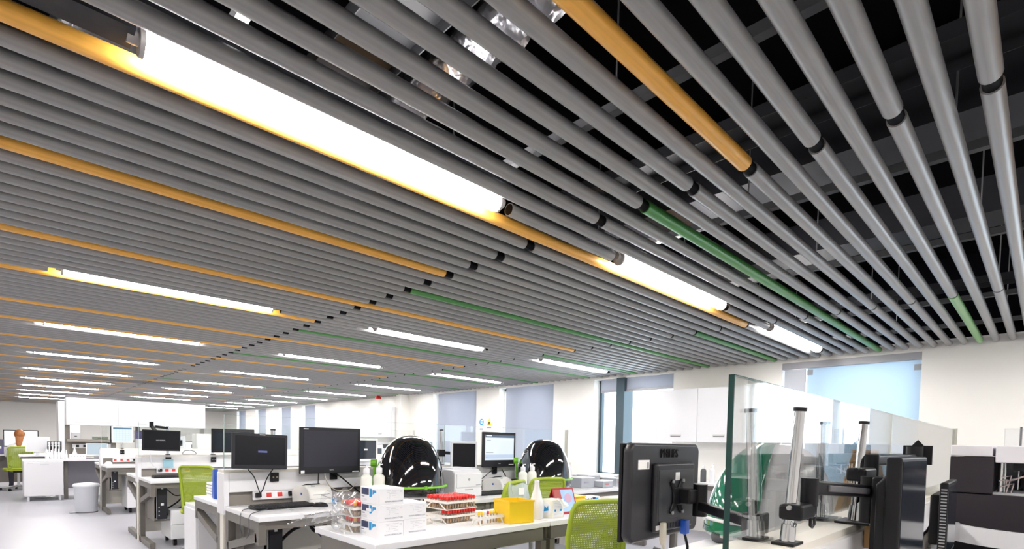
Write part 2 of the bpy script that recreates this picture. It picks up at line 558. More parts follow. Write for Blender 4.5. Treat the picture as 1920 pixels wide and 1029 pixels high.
frame_m = mat('window_frame_dark', (.055, .085, .105), .35, metal=.3)
reveal_m = mat('window_reveal', (.82, .83, .84), .5)
blind_m = blind_mat('roller_blind', (.55, .56, .60), (.46, .475, .53))
film_m = blind_mat('sun_film', (.52, .58, .62), (.66, .76, .84))
cass_m = mat('blind_cassette', (.36, .36, .38), .5)
for n_, (a, b) in enumerate(WIN, -1):
    w = thing('window_%d' % (n_ + 2), None, None, (XR_, 0, 0), 0, kind='structure')
    xg = .20
    fr = MB()
    for (y0, y1) in ((a, a + .05), (b - .05, b)):
        fr.box(xg - .03, xg + .05, y0, y1, ZSILL, ZHEAD)
    fr.box(xg - .03, xg + .05, a, b, ZSILL, ZSILL + .05).box(xg - .03, xg + .05, a, b, ZHEAD - .05, ZHEAD)
    if n_ == 1: fr.box(-.02, xg + .05, 5.08, 5.24, ZSILL, ZHEAD)
    else: fr.box(xg - .03, xg + .05, b - .46, b - .38, ZSILL, ZHEAD)
    fr.build('window_frame', frame_m if n_ == 1 else reveal_m, w)
    bx('pane', pane_mat, w, xg, xg + .008, a + .05, b - .05, ZSILL + .05, ZHEAD - .05)
    bx('window_sill', white_lam, w, -.06, .20, a - .02, b + .02, ZSILL - .03, ZSILL + .005)
    if n_ == 0:
        bx('sun_film', film_m, w, .05, .053, a + .01, 2.27, ZSILL + .02, ZHEAD - .085)
        bx('blind_cassette', cass_m, w, .0, .09, a + .0, b, ZHEAD - .085, ZHEAD - .0)
        bx('side_blind', mat('side_blind', (.50, .52, .57), .6), w, .045, .055, 2.285, b - .02, ZSILL + .02, ZHEAD - .09)  # plain grey sheet beside the film
        for yy, zz in ((2.24, 2.30), (1.10, 2.27)):
            bx('tape_square', grey, w, .046, .049, yy - .035, yy + .035, zz - .035, zz + .035)
    elif n_ in (1, -1):
        bx('roller_blind', blind_m, w, .05, .054, a, b - .12, ZHEAD - .20, ZHEAD)
        bx('blind_bar', cass_m, w, .04, .065, a, b - .12, ZHEAD - .235, ZHEAD - .195)
    else:
        bx('roller_blind', blind_m, w, .05, .054, a, b - .17, ZSILL + .02, ZHEAD)
        bx('blind_bar', cass_m, w, .04, .065, a, b - .17, ZSILL + .0, ZSILL + .03)
# ================================================================== BENCH ROWS
RX0, RX1 = 1.146, 5.15
ROWS = {'Z': .50, 'A': 4.285, 'B': 7.75, 'C': 11.22}
ROWTXT = {'Z': 'nearest bench row, beside the dark monitor back', 'A': 'bench row with the two big dark monitors', 'B': 'bench row behind the blue folder', 'C': 'bench row beside the grey pedal bin'}
HALF = .085
chan_m = mat('taupe_channel', (.22, .20, .175), .5, var=.03)

def spine(key):
    Y = ROWS[key]
    t = thing('bench_partition', 'white bench spine with clear glass screen on top, ' + ROWTXT[key], 'partition', (0, Y, 0))
    bx('end_post', cream, t, RX0 + .005, RX0 + .06, -.045, .045, 0, .73)
    bx('end_cap', white_lam, t, RX0 - .004, RX0 + .035, -HALF, HALF, .72, 1.03, .006)
    for s in (-1, 1):
        a, b = sorted((s * .05, s * HALF))
        bx('white_board', white_lam, t, RX0 + .035, RX1, a, b, .885, 1.03)
        ch = [(s * .035, .775), (s * .065, .775), (s * .045, .885), (s * .035, .885)]
        MB().prism(ch, 'x', RX0 + .035, RX1).build('cable_channel', chan_m, t)
    bx('cap_strip', cream, t, RX0 + .0, RX1, -.07, .07, 1.03, 1.052)
    bx('modesty_panel', cream, t, RX0 + .06, RX1, -.02, .02, .10, .775)
    xs = [RX0 + .02, 2.865, RX1 - .03] if key == 'Z' else [RX0 + .02, 3.2, RX1 - .03]
    for k in range(2):
        g = bx('glass_panel', glass_mat, t, xs[k] + .002, xs[k + 1] - .002, -.006, .006, 1.05, 1.46)
        e = MB().box(xs[k] + .0, xs[k] + .0035, -.0065, .0065, 1.05, 1.4605)
        e.box(xs[k], xs[k + 1] - .002, -.0065, .0065, 1.4595, 1.461)
        e.build('glass_edge', glass_edge if (k == 0 and key == 'Z') else mat('glass_edge_pale', (.45, .55, .53), .2), g)
    p = MB().box(RX1 - .03, RX1 - .012, -.02, .02, 1.03, 1.47)
    p.build('end_rail', mat('rail_aluminium', (.55, .54, .48), .4, metal=.4), t)
    for x in (2.5, 3.85, RX1 - .06):
        bx('support_post', cream, t, x, x + .05, -.045, .045, 0, .73)
    return t
for k in 'ZABC': spine(k)

def leg_frame(t, x, s, D):
    """cantilever steel frame; s=-1: desk reaches towards -y; y measured from the desk's spine edge"""
    mb = MB()
    w = .05
    mb.box(x, x + w, *sorted((0, s * (D - .02))), .69, .752)               # top arm
    mb.box(x, x + w, *sorted((s * (D - .09), s * (D - .02))), .60, .69)    # front block
    mb.box(x, x + w, *sorted((0, s * .06)), .0, .69)                        # upright
    mb.bar((x + w / 2, s * .04, .50), (x + w / 2, s * (D - .06), .645), w, .055, (0, 0, 1))
    mb.box(x, x + w, *sorted((-s * .02, s * (D - .06))), .012, .07)         # foot
    mb.box(x + .005, x + w - .005, *sorted((s * (D - .10), s * (D - .07))), .0, .012)
    mb.box(x + .005, x + w - .005, *sorted((s * .01, s * .04)), .0, .012)
    return mb.build('leg_frame', taupe, t)

def desk(label, x0, x1, yspine, s, D=.715, left=True):
    t = thing('lab_desk', label, 'desk', (x0, yspine + s * HALF, 0), 0, 'white topped bench desks')
    L = x1 - x0
    bx('worktop', white_lam, t, 0.0, L - .004, *sorted((s * .003, s * D)), .754, .785, .003)
    bx('apron', taupe, t, .055, L - .06, *sorted((s * (D - .06), s * (D - .03))), .695, .753)
    leg_frame(t, .005, s, D)
    leg_frame(t, L - .06, s, D)
    return t
M_ = 3.15
desk('white bench desk carrying the label printer, keyboard and mouse', RX0 + .005, M_, ROWS['A'], -1)
desk('white bench desk carrying the black dome analysers and laser printer', M_, 5.9, ROWS['A'], -1)
desk('white bench desk on the far side of the two big monitors, holding the blue folder', RX0 + .005, M_, ROWS['A'], 1)
desk('white bench desk far side, behind the laser printer', M_, RX1, ROWS['A'], 1)
desk('white bench desk with a hanging computer tower and pedestal, by the aisle green chair', RX0 + .005, M_, ROWS['B'], -1)
desk('white bench desk in the middle row under the round-cornered monitor', M_, RX1, ROWS['B'], -1)
desk('white bench desk on the far side of the middle row, aisle end', RX0 + .005, M_, ROWS['B'], 1)
desk('white bench desk on the far side of the middle row, window end', M_, RX1, ROWS['B'], 1)
desk('white bench desk by the grey pedal bin, under the lit schedule screen', RX0 + .005, M_, ROWS['C'], -1)
desk('white bench desk in the row by the bin, window end', M_, RX1, ROWS['C'], -1)
desk('white bench desk behind the lit schedule screen, aisle end', RX0 + .005, M_, ROWS['C'], 1)
desk('white bench desk behind the lit schedule screen, window end', M_, RX1, ROWS['C'], 1)
desk('white bench desk nearest the camera, under the edge-on monitors', RX0 + .005, 3.5, ROWS['Z'], -1)
desk('white bench desk behind the nearest glass screen, under the dark monitor back', RX0 + .005, 3.9, ROWS['Z'], 1)

# free-standing tables with the sample boxes
def table(label, x0, x1, y0, y1):
    t = thing('work_table', label, 'table', (x0, y0, 0), 0, 'free-standing white work tables')
    L, D = x1 - x0, y1 - y0
    bx('tabletop', white_lam, t, 0, L, 0, D, .750, .785, .003)
    bx('front_rail', taupe, t, .03, L - .03, .03, .06, .66, .75)
    bx('back_rail', taupe, t, .03, L - .03, D - .06, D - .03, .66, .75)
    for x in (.012, L - .062):
        bx('side_rail', taupe, t, x, x + .05, .06, D - .06, .66, .75)
        for y in (.02, D - .07):
            bx('leg', taupe, t, x, x + .05, y, y + .05, 0, .66 if True else .7)
    bx('crossbar', dark_taupe, t, .06, L - .06, D / 2 - .02, D / 2 + .02, .58, .64)
    return t
table('white work table carrying the stacked kit boxes and red capped tubes', 1.285, 2.56, 2.262, 2.955)
table('white work table beside the tissue box, behind the nearest green chair', 2.575, 4.32, 2.262, 2.955)

# ================================================================== MONITORS
scr_off = mat('screen_off', (.007, .007, .010), .25, spec=.25)
scr_off2 = mat('screen_off_satin', (.030, .030, .042), .42, spec=.3)
scr_blue = mat('screen_glossy_dark', (.012, .018, .028), .12, spec=.35)
wht_print = mat('white_print', (.85, .85, .85), .5)

def monitor(name, label, loc, rz, w, h, cz, body=black, screen=scr_off, bez=.022, chin=None, thick=.045, tilt=0.0, roll=0.0, logo=None):
    """screen faces local -y; loc = foot of the monitor, cz = height of the screen centre above loc"""
    t = thing(name, label, 'monitor', loc, rz, None)
    chin = bez if chin is None else chin
    T = Matrix.Translation((0, 0, cz)) @ Matrix.Rotation(roll, 4, 'Y') @ Matrix.Rotation(tilt, 4, 'X')
    mb = MB().at(T)
    mb.box(-w / 2, w / 2, 0, thick * .45, -h / 2, h / 2)
    mb.build('housing', body, t, .006)
    mb = MB().at(T)
    mb.box(-w * .34, w * .34, thick * .45 - .002, thick, -h * .33, h * .33)
    mb.build('back_shell', body, t, .008)
    s = MB().at(T).box(-w / 2 + bez, w / 2 - bez, -.0015, .004, -h / 2 + chin, h / 2 - bez).build('screen', screen, t)
    if logo:
        T2 = T @ Matrix.Translation((0, -.0016, -h / 2 + chin * .5)) @ Matrix.Rotation(PI / 2, 4, 'X')
        lo = text(logo, .012, wht_print, t, T2.to_translation(), T2.to_euler(), 'logo')
    t['_T'] = [x for r in T for x in r]
    return t, s, T

def patch(t, T, name, m, x0, x1, z0, z1, y=-.0022, th=.001):
    return MB().at(T).box(x0, x1, y - th, y, z0, z1).build(name, m, t)

def spine_mount(t, base, zc, x=0, yb=.0, zclamp=.99, pole_r=.016, top=None):
    """clamp on the bench spine plus short chrome pole, in the thing's own axes; base=(dx,dy) of the pole, z measured from floor minus loc z"""
    dx, dy = base
    z0 = t.location.z
    cb = MB().box(dx - .03, dx + .03, dy - .012, dy + .012, zclamp - .035 - z0, zclamp + .035 - z0).build('clamp', black, t, .002)
    for s in (-1, 1):
        MB().cyl((dx + s * .014, dy - .012, zclamp - z0), (dx + s * .014, dy - .017, zclamp - z0), .007, n=12).build('bolt', chrome, cb)
    MB().cyl((dx, dy + .03, 1.052 - z0), (dx, dy + .03, (top or zc) - z0), pole_r, n=16).build('pole', chrome, t)
    MB().box(dx - .02, dx + .02, dy - .01, dy + .055, 1.052 - z0, 1.062 - z0).build('clamp_foot', black, t)

YA = ROWS['A'] - HALF        # near face of the spine in row A
# big all-in-one (row A)
lg = .92
t, s, T = monitor('desktop_monitor', 'large dark all-in-one monitor, the biggest on the bench, beside the black dome', (1.925, YA - .09, 0), math.radians(4), .535, .372, 1.200, charcoal, scr_off2, .028, .055, .06, logo='Lenovo')
spine_mount(t, (.06, .075), 1.19)
patch(t, T, 'badge', wht_print, -.24, -.20, .167, .174)
patch(t, T, 'sticker', wht_print, -.262, -.232, -.182, -.158)
patch(t, T, 'sticker', wht_print, .19, .25, -.182, -.172)
patch(t, T, 'webcam', black, .01, .03, .171, .178)
MB().at(T).box(-.08, .08, .05, .078, -.06, .06).build('arm_joint', black, t, .004)
# smaller tilted monitor (row A)
t, s, T = monitor('desktop_monitor', 'smaller dark monitor tilted on its pole, at the aisle end of the front bench', (1.358, YA - .13, 0), math.radians(2), .395, .262, 1.192, charcoal, scr_off, .020, .030, .05, tilt=math.radians(-4), roll=math.radians(2.2))
spine_mount(t, (.145, .115), 1.19, top=1.355)
MB().cyl((.145, .145, 1.352), (.145, .145, 1.362), .019, n=16).build('pole_cap', black, t)
MB().bar((.145, .14, 1.19), (.0, .05, 1.19), .04, .03).build('arm', black, t)
patch(t, T, 'standby_box', mat('standby_blue', (.10, .13, .35), .5), -.02, .045, -.008, .006)
patch(t, T, 'badge', wht_print, -.01, .03, .121, .126)
# portrait screen (row A, between the domes)
t, s, T = monitor('desktop_monitor', 'silver framed blank monitor on a swing arm between the dome and the lit screen', (3.30, YA - .12, 0), math.radians(-14), .292, .285, 1.155, lt_grey, scr_off, .022, .026, .05)
spine_mount(t, (-.19, .115), 1.19, top=1.40)
MB().cyl((-.19, .145, 1.40), (-.19, .145, 1.41), .02, n=14).build('pole_cap', black, t)
MB().box(-.225, -.155, .115, .175, 1.14, 1.21).build('arm_clamp', black, t, .004)
MB().bar((-.19, .145, 1.18), (0, .06, 1.17), .035, .03).build('arm', black, t)
# lit all-in-one (row A)
t, s, T = monitor('desktop_monitor', 'black monitor showing a pale lit page, below the wall warning signs', (3.812, YA - .09, 0), math.radians(3), .50, .372, 1.215, charcoal, screen_mat('screen_page', (.86, .95, 1.0), .95), .03, .075, .06, logo='Lenovo')
spine_mount(t, (.0, .075), 1.19)
MB().at(T).box(-.08, .08, .05, .078, -.06, .06).build('arm_joint', black, t, .004)
patch(t, T, 'page_banner', screen_mat('banner_blue', (.10, .16, .25), .8), -.22, .22, .128, .156)
patch(t, T, 'page_band', screen_mat('band_blue', (.62, .74, .93), .9), -.22, .22, -.095, -.05)
patch(t, T, 'page_text', screen_mat('txt_grey', (.45, .50, .55), .6), -.20, -.14, .095, .101)
patch(t, T, 'page_text', screen_mat('txt_grey', (.45, .50, .55), .6), -.21, -.10, -.035, -.030)
patch(t, T, 'page_text', screen_mat('txt_grey', (.45, .50, .55), .6), -.21, -.17, -.085, -.080)
patch(t, T, 'banner_title', screen_mat('txt_white', (.9, .95, 1), 1.0), -.21, -.13, .142, .153, -.0034)
patch(t, T, 'badge', wht_print, .14, .22, -.166, -.158)

YB = ROWS['B'] - HALF
t, s, T = monitor('desktop_monitor', 'black widescreen monitor with standby lettering above the blue bracket', (1.345, YB - .25, 0), math.radians(1), .39, .248, 1.232, black, scr_off, .014, .022, .045, roll=math.radians(1.2))
spine_mount(t, (.115, .235), 1.3, top=1.41)
MB().bar((.115, .265, 1.385), (-.02, .25, 1.40), .035, .03).build('arm', black, t)
MB().box(-.075, -.035, .235, .275, 1.385, 1.46).build('arm_joint', black, t, .004)
MB().bar((-.05, .255, 1.40), (.0, .04, 1.25), .03, .03).build('arm', black, t)
text('NO SIGNAL', .018, wht_print, t, (T @ Vector((-.01, -.003, .0)))[:], (PI / 2, 0, 0), 'standby_text')
MB().box(.06, .165, .215, .235, .90, 1.0).build('bracket', mat('blue_bracket', (.30, .52, .62), .5), t)
t, s, T = monitor('desktop_monitor', 'black round-cornered monitor seen partly through the glass, left of the tilted one', (2.165, YB - .15, 0), math.radians(3), .53, .31, 1.24, black, scr_blue, .03, .038, .05)
spine_mount(t, (-.2, .135), 1.2)
MB().at(T).box(-.21, .03, .04, .12, -.03, .03).build('arm', black, t)
patch(t, T, 'standby_cup', wht_print, -.02, .03, .0, .022)
patch(t, T, 'badge', wht_print, -.02, .04, -.142, -.136)
YC = ROWS['C'] - HALF
t, s, T = monitor('desktop_monitor', 'white framed screen showing a pale blue schedule table', (1.42, YC - .22, 0), math.radians(-6), .285, .275, 1.288, off_white, screen_mat('screen_sched', (.80, .93, .97), .95), .016, .022, .05)
spine_mount(t, (.0, .2), 1.3)
patch(t, T, 'side_panel', black, -.165, -.15, -.14, .14, .02, .01)
patch(t, T, 'table_header', screen_mat('sched_blue', (.12, .28, .42), .8), -.125, .125, .092, .120)
for k in range(1, 6):
    patch(t, T, 'table_line', screen_mat('sched_line', (.55, .72, .80), .8), -.125 + k * .0417, -.1235 + k * .0417, -.115, .092)
for k in range(1, 6):
    patch(t, T, 'table_line', screen_mat('sched_line', (.55, .72, .80), .8), -.125, .125, -.115 + k * .034, -.1138 + k * .034)

# ================================================================== DESK EQUIPMENT
def power_strip(label, loc, L, n=4, plugs=(0,)):
    t = thing('power_strip', label, 'power strip', loc, 0, 'white power strips on the bench channels')
    pr = [(-.0, -.034), (-.026, -.034), (-.012, .034), (.0, .034)]
    MB().prism(pr, 'x', 0, L).build('body', white_gloss, t, .003)
    for k in range(n):
        x = .035 + k * (L - .07) / max(1, n - 1)
        R_ = Matrix.Translation((x, -.0195, 0)) @ Matrix.Rotation(math.radians(-12), 4, 'X')
        if k in plugs:
            MB().at(R_).box(-.02, .02, -.03, .0, -.018, .018).build('plug', black, t, .004)
        else:
            MB().at(R_).box(-.019, .019, -.004, .0, -.017, .017).build('socket', red_p, t, .002)
    return t
power_strip('white power strip with a red socket behind the label printer', (1.345, YA + .022, .852), .40, 5, (0, 3))
power_strip('white power strip with three red sockets behind the green chair', (1.335, YB + .022, .858), .36, 5, (0,))
power_strip('white power strip with three red sockets under the schedule screen', (1.31, YC + .022, .852), .34, 4, (3,))

key_m = mat('key_black', (.022, .022, .026), .5)
def keyboard(label, loc, rz):
    t = thing('keyboard', label, 'keyboard', loc, rz, 'black desk keyboards')
    MB().prism([(-.075, 0), (.075, 0), (.075, .024), (.055, .026), (-.075, .010)], 'x', -.22, .22).build('base', black, t, .004)
    mb = MB()
    for r in range(6):
        y = -.058 + r * .0215
        z = .010 + (y + .075) / .15 * .015
        for k in range(21):
            if k in (15, 19) and r not in (0,): pass
            x = -.205 + k * .0205
            mb.box(x - .0085, x + .0085, y - .0085, y + .0085, z, z + .008)
    o = mb.build('keys', key_m, t); o['kind'] = 'stuff'
    return t
keyboard('black keyboard in front of the label printer at the aisle end', (1.46, 3.90, .785), math.radians(3))
keyboard('black keyboard behind the plastic bag, beside the white wash bottles', (2.08, 4.08, .785), math.radians(2))
keyboard('black keyboard in front of the second label printer, right of the laser printer', (3.44, 3.78, .785), math.radians(2))
keyboard('dark keyboard on the middle bench beside the green chair', (1.47, 7.42, .785), math.radians(0))

def mouse(label, loc, rz, m=black):
    def fn(u, v):
        a = 2 * PI * u; b = PI / 2 * v
        return (.032 * math.cos(b) * math.cos(a), .055 * math.cos(b) * math.sin(a), .034 * math.sin(b) ** .8 if v > 0 else 0)
    t = thing('computer_mouse', label, 'mouse', loc, rz)
    MB().surf(fn, 20, 8, True).build('body', m, t)
    MB().box(-.004, .004, .015, .038, .024, .034).build('wheel', grey, t, .002)
    return t
mouse('black computer mouse between the label printer and the plastic bag', (1.695, 3.80, .785), math.radians(70))
mouse('white computer mouse beside the dark keyboard on the middle bench', (1.60, 7.35, .785), math.radians(60), white_gloss)

def label_printer(label, loc, rz):
    t = thing('label_printer', label, 'printer', loc, rz, 'small white label printers')
    MB().prism([(-.14, 0), (.12, 0), (.13, .10), (.06, .135), (-.06, .15), (-.115, .125), (-.14, .075)], 'x', -.10, .10).build('body', off_white, t, .014, 3)
    bx('label_slot', black, t, -.07, .07, -.139, -.125, .074, .080)
    bx('front_seam', grey, t, -.095, .095, -.1405, -.135, .045, .048)
    MB().prism([(-.02, .148), (.09, .122), (.09, .130), (-.02, .156)], 'x', -.06, .06).build('lid_handle', black, t, .003)
    bx('button', grey, t, -.055, -.03, -.095, -.075, .138, .146)
    MB().cyl((-.102, -.02, .08), (-.099, -.02, .08), .01, n=12).build('latch', blue_p, t)
    return t
label_printer('white label printer beside the power strip at the aisle end', (1.735, 4.05, .785), math.radians(8))
label_printer('white label printer with dark slot under the pale lit monitor', (3.68, 4.0, .785), math.radians(12))

# laser printer
t = thing('laser_printer', 'white desktop laser printer right of the front black dome', 'printer', (3.02, 3.86, .785), math.radians(4))
MB().prism([(-.18, .0), (.17, .0), (.17, .24), (.10, .262), (-.14, .255), (-.18, .225)], 'x', -.17, .17).build('body', white_gloss, t, .012, 3)
bx('paper_drawer', white_gloss, t, -.162, .162, -.188, -.178, .012, .085, .004)
bx('drawer_grip', grey, t, -.05, .05, -.190, -.186, .070, .078)
bx('front_flap', white_gloss, t, -.15, .165, -.187, -.178, .095, .215, .004)
bx('output_tray', lt_grey, t, -.12, .12, -.10, .12, .255, .268, .004)
MB().cyl((.0, -.189, .165), (.0, -.186, .165), .012, n=18).build('round_badge', grey, t)
bx('model_plate', grey, t, .09, .145, -.189, -.186, .108, .114)

# ================================================================== DOME ANALYSERS
def dome(label, loc, rz, hood_m, rail_mat, knob_m, hood_a=1.34):
    t = thing('dome_analyser', label, 'analyser', loc, rz, 'dome shaped analysers')
    bx('base', dk_grey, t, -.225, .225, -.24, .25, .0, .07, .03)
    def shell(u, v, gx=0.0, f=1.0):
        a = 2 * PI * u; b = PI / 2 * v
        c = math.cos(b) ** .80
        x = (.285 + gx) * c * math.cos(a)
        y = (.305 + gx) * c * math.sin(a)
        z = .035 + (.50 + gx) * (math.sin(b) ** .95 if v > 0 else 0)
        y += .05 * (z - .035) / .5
        return (x, y, z)
    MB().surf(lambda u, v: shell(u, v), 40, 18, True).build('shell', white_gloss, t)
    def hoodf(u, v):
        a = PI * (1.5 - hood_a / 2) + u * PI * hood_a
        return shell(a / (2 * PI), .02 + v * .97, .018)
    o = MB().surf(hoodf, 40, 24).build('hood', hood_m, t)
    sm = o.modifiers.new('thick', 'SOLIDIFY'); sm.thickness = .006; sm.offset = -1
    # rail round the front, hinged at the left knob
    pts = []
    for k in range(25):
        a = PI * 1.0 + PI * .98 * k / 24
        pts.append((.308 * math.cos(a), .335 * math.sin(a) + .02, .125))
    pts = [(-.306, .06, .30), (-.308, .05, .20), (-.308, .03, .14)] + pts
    MB().tube(pts, .010, 10).build('rail', rail_mat, t)
    MB().cyl((-.285, .06, .31), (-.335, .06, .31), .034, n=20).build('pivot_knob', rail_mat, t)
    MB().lathe([(0, -.014), (.010, -.011), (.014, 0), (.010, .011), (0, .014)], (pts[-1][0], pts[-1][1], .125), n=12).build('rail_end', rail_mat, t)
    for k in (10, 16):
        c_ = pts[3 + k]; MB().cyl((c_[0], c_[1] - .006, c_[2] - .014), (c_[0], c_[1] - .006, c_[2] + .014), .014, n=12).build('rail_stud', rail_mat, t)
    bx('status_light', off_white, t, .10, .12, -.245, -.239, .01, .05)
    return t
hood_black = mat('hood_black_gloss', (.004, .004, .006), .06, coat=1.0, spec=.6)
hood_green = mat('hood_green_gloss', (.0, .16, .085), .08, coat=1.0, spec=.6)
dome('glossy black dome analyser with lime rail behind the stacked kit boxes', (2.50, 3.83, .785), math.radians(-36), hood_black, lime_rail, black)
dome('glossy black dome analyser with lime rail at the window end, behind a green chair', (4.25, 3.86, .785), math.radians(-42), hood_black, lime_rail, black)
dome('white shelled analyser with emerald green hood behind the nearest glass screen', (2.95, 1.05, .785), math.radians(192), hood_green, white_gloss, white_gloss, .98)
# ================================================================== CHAIRS
def make_chair(label, loc, rz):
    """user looks along local +y; origin on the floor"""
    t = thing('office_chair', label, 'chair', loc, rz, 'lime green mesh office chairs')
    w0, w1, z0, z1 = .19, .205, .52, .965
    def yb(z): return -.20 - .10 * max(0, (z - .5)) + .05 * math.sin((z - .5) / .46 * PI) * .5
    pts = []
    path = [(-w0, z0), (-w1, z0 + .25), (-w1 + .004, z1 - .05), (-w1 + .02, z1 - .012), (-w1 + .05, z1), (0, z1 + .004), (w1 - .05, z1), (w1 - .02, z1 - .012), (w1 - .004, z1 - .05), (w1, z0 + .25), (w0, z0), (.10, z0 - .035), (-.10, z0 - .035)]
    for x, z in path: pts.append((x, yb(z), z))
    MB().tube(pts, .0155, 10, closed=True).build('back_frame', lime, t)
    mb = MB()
    nz, nx = 35, 32
    for k in range(nz):
        z = z0 - .02 + (z1 - z0 + .01) * k / (nz - 1)
        ww = (w0 + (w1 - w0) * min(1, max(0, (z - z0) / .25))) - .006
        if z < z0: ww = .13
        y = yb(z)
        mb.box(-ww, ww, y - .002, y + .002, z - .0034, z + .0034)
    for k in range(nx):
        x = -.185 + .37 * k / (nx - 1)
        zs = [z0 - .02 + (z1 - z0 + .01) * j / 6 for j in range(7)]
        if abs(x) > .13: zs[0] = z0 + .06 * (abs(x) - .13) / .06
        for j in range(6):
            mb.bar((x, yb(zs[j]), zs[j]), (x, yb(zs[j + 1]), zs[j + 1]), .0062, .003, (0, 1, 0))
    o = mb.build('back_mesh', lime, t); o['kind'] = 'stuff'
    for s in (-1, 1):
        MB().tube([(s * w0, yb(z0), z0), (s * .185, -.19, .47), (s * .15, -.10, .43), (s * .08, -.02, .42)], .015, 8).build('back_bracket', lime, t)
    MB().box(-.235, .235, -.20, .25, .435, .49).build('seat', mat('seat_lime', (.40, .46, .03), .7, var=.06), t, .025, 3)
    MB().box(-.10, .10, -.10, .12, .395, .435).build('mechanism', black, t, .006)
    MB().cyl((0, 0, .10), (0, 0, .40), .025, n=14).build('column', steel, t)
    b = MB().cyl((0, 0, .07), (0, 0, .12), .045, n=16).build('hub', steel, t)
    for k in range(5):
        a = 2 * PI * k / 5 + .3
        e = (.30 * math.cos(a), .30 * math.sin(a))
        MB().bar((0, 0, .10), (e[0], e[1], .068), .042, .026).build('leg', steel, t)
        MB().cyl((e[0] - .018 * math.sin(a), e[1] + .018 * math.cos(a), .03), (e[0] + .018 * math.sin(a), e[1] - .018 * math.cos(a), .03), .029, n=14).build('caster', black, t)
    return t
ch = make_chair('lime green mesh chair nearest the camera, beside the dark monitor back', (2.54, 2.02, 0), math.radians(-16))
dup(ch, (2.97, 3.32, 0), math.radians(22), 'lime green mesh chair behind the yellow bin and clear bag')
dup(ch, (3.64, 3.45, 0), math.radians(-10), 'lime green mesh chair in front of the window-end black dome')
dup(ch, (1.66, 6.56, 0), math.radians(-50), 'lime green mesh chair at the middle bench by the aisle')
dup(ch, (.20, 16.05, 0), math.radians(8), 'lime green chair far away with a person sitting in it')

# ================================================================== ON THE WORK TABLES
T0 = .785
navy = mat('print_navy', (.012, .025, .09), .4, var=.5, scale=40)
cyan = mat('print_cyan', (.0, .28, .62), .4)
ink = mat('print_ink', (.25, .26, .34), .6)
pale_ink = mat('print_pale_ink', (.55, .56, .60), .6)
box_m = mat('carton_white', (.86, .86, .88), .45, var=.01)
def kit_box(label, loc, rz):
    t = thing('kit_box', label, 'box', loc, rz, 'white kit cartons stacked on the table')
    W, D, H = .148, .19, .0875
    bx('carton', box_m, t, 0, W, 0, D, 0, H - .0008, .0015)
    # left face: dark and cyan picture panels
    s = -.0006
    bx('picture_panel', navy, t, s, .0, .105, .180, .045, .080)
    MB().prism([(.098, .036), (.098, .080), (.072, .080), (.072, .040), (.085, .036)], 'x', s, 0).build('picture_panel', cyan, t)
    MB().prism([(.066, .048), (.066, .074), (.030, .074), (.030, .062), (.048, .060)], 'x', s, 0).build('picture_panel', cyan, t)
    bx('caption', ink, t, s, 0, .150, .180, .032, .037)
    for k in range(3): bx('caption_line', pale_ink, t, s, 0, .125, .180, .012 + k * .005, .0135 + k * .005)
    # front face: fine print and the web address
    R_ = (PI / 2, 0, 0)
    text('WWW.AESKU.COM', .0115, ink, t, (.087, -.0004, .016), R_, 'web_address', sx=1.05)
    for k, (x0, x1, z) in enumerate(((.042, .068, .073), (.075, .12, .073), (.045, .062, .064), (.07, .10, .064), (.06, .066, .056), (.07, .115, .056), (.06, .066, .050), (.06, .066, .044), (.075, .10, .046), (.045, .05, .034), (.056, .064, .034), (.09, .118, .036), (.124, .138, .070), (.124, .138, .064))):
        bx('print_line', pale_ink, t, x0, x1, -.0006, 0, z, z + .0016)
    return t
b0 = kit_box('white kit carton, bottom of the three-high stack', (1.372, 2.385, T0), 0)
c = dup(b0, (1.372, 2.385, T0 + .0875), math.radians(-.8), 'white kit carton with a blank sticker, middle of the three-high stack')
bx('blank_sticker', box_m, c, -.0012, 0, .078, .132, .046, .062)
dup(b0, (1.374, 2.386, T0 + .175), math.radians(.6), 'white kit carton, top of the three-high stack')
dup(b0, (1.527, 2.395, T0), math.radians(-1), 'white kit carton, bottom of the two-high stack')
dup(b0, (1.526, 2.395, T0 + .0875), math.radians(.5), 'white kit carton, top of the two-high stack')

# sample tubes and racks
tube_clear = clear_mat('tube_clear', (.90, .86, .80), ior=1.4, haze=.25, hazecol=(.85, .80, .74))
_tm = {}
def tube_mesh_of(cap):
    if cap.name not in _tm:
        mb = MB()
        mb.mat(0).lathe([(.001, .0), (.005, .003), (.0062, .008), (.0062, .060)], n=8)
        mb.mat(1).lathe([(.001, .002), (.0056, .006), (.0056, .026), (.0, .026)], n=8)
        mb.mat(2).lathe([(.0, .056), (.0082, .057), (.0082, .076), (.006, .078), (.0, .078)], n=8)
        _tm[cap.name] = mb.mesh('sample_tube', [tube_clear, amber, cap])
    return _tm[cap.name]
def tube_at(x, y, z, cap, label, group):
    o = bpy.data.objects.new('sample_tube', tube_mesh_of(cap))
    COL.objects.link(o); o.location = (x, y, z); o.rotation_euler = (random.uniform(-.04, .04), random.uniform(-.04, .04), random.uniform(0, 6))
    tag(o, label, 'tube', group)
rack_m = mat('rack_white', (.84, .81, .76), .4)
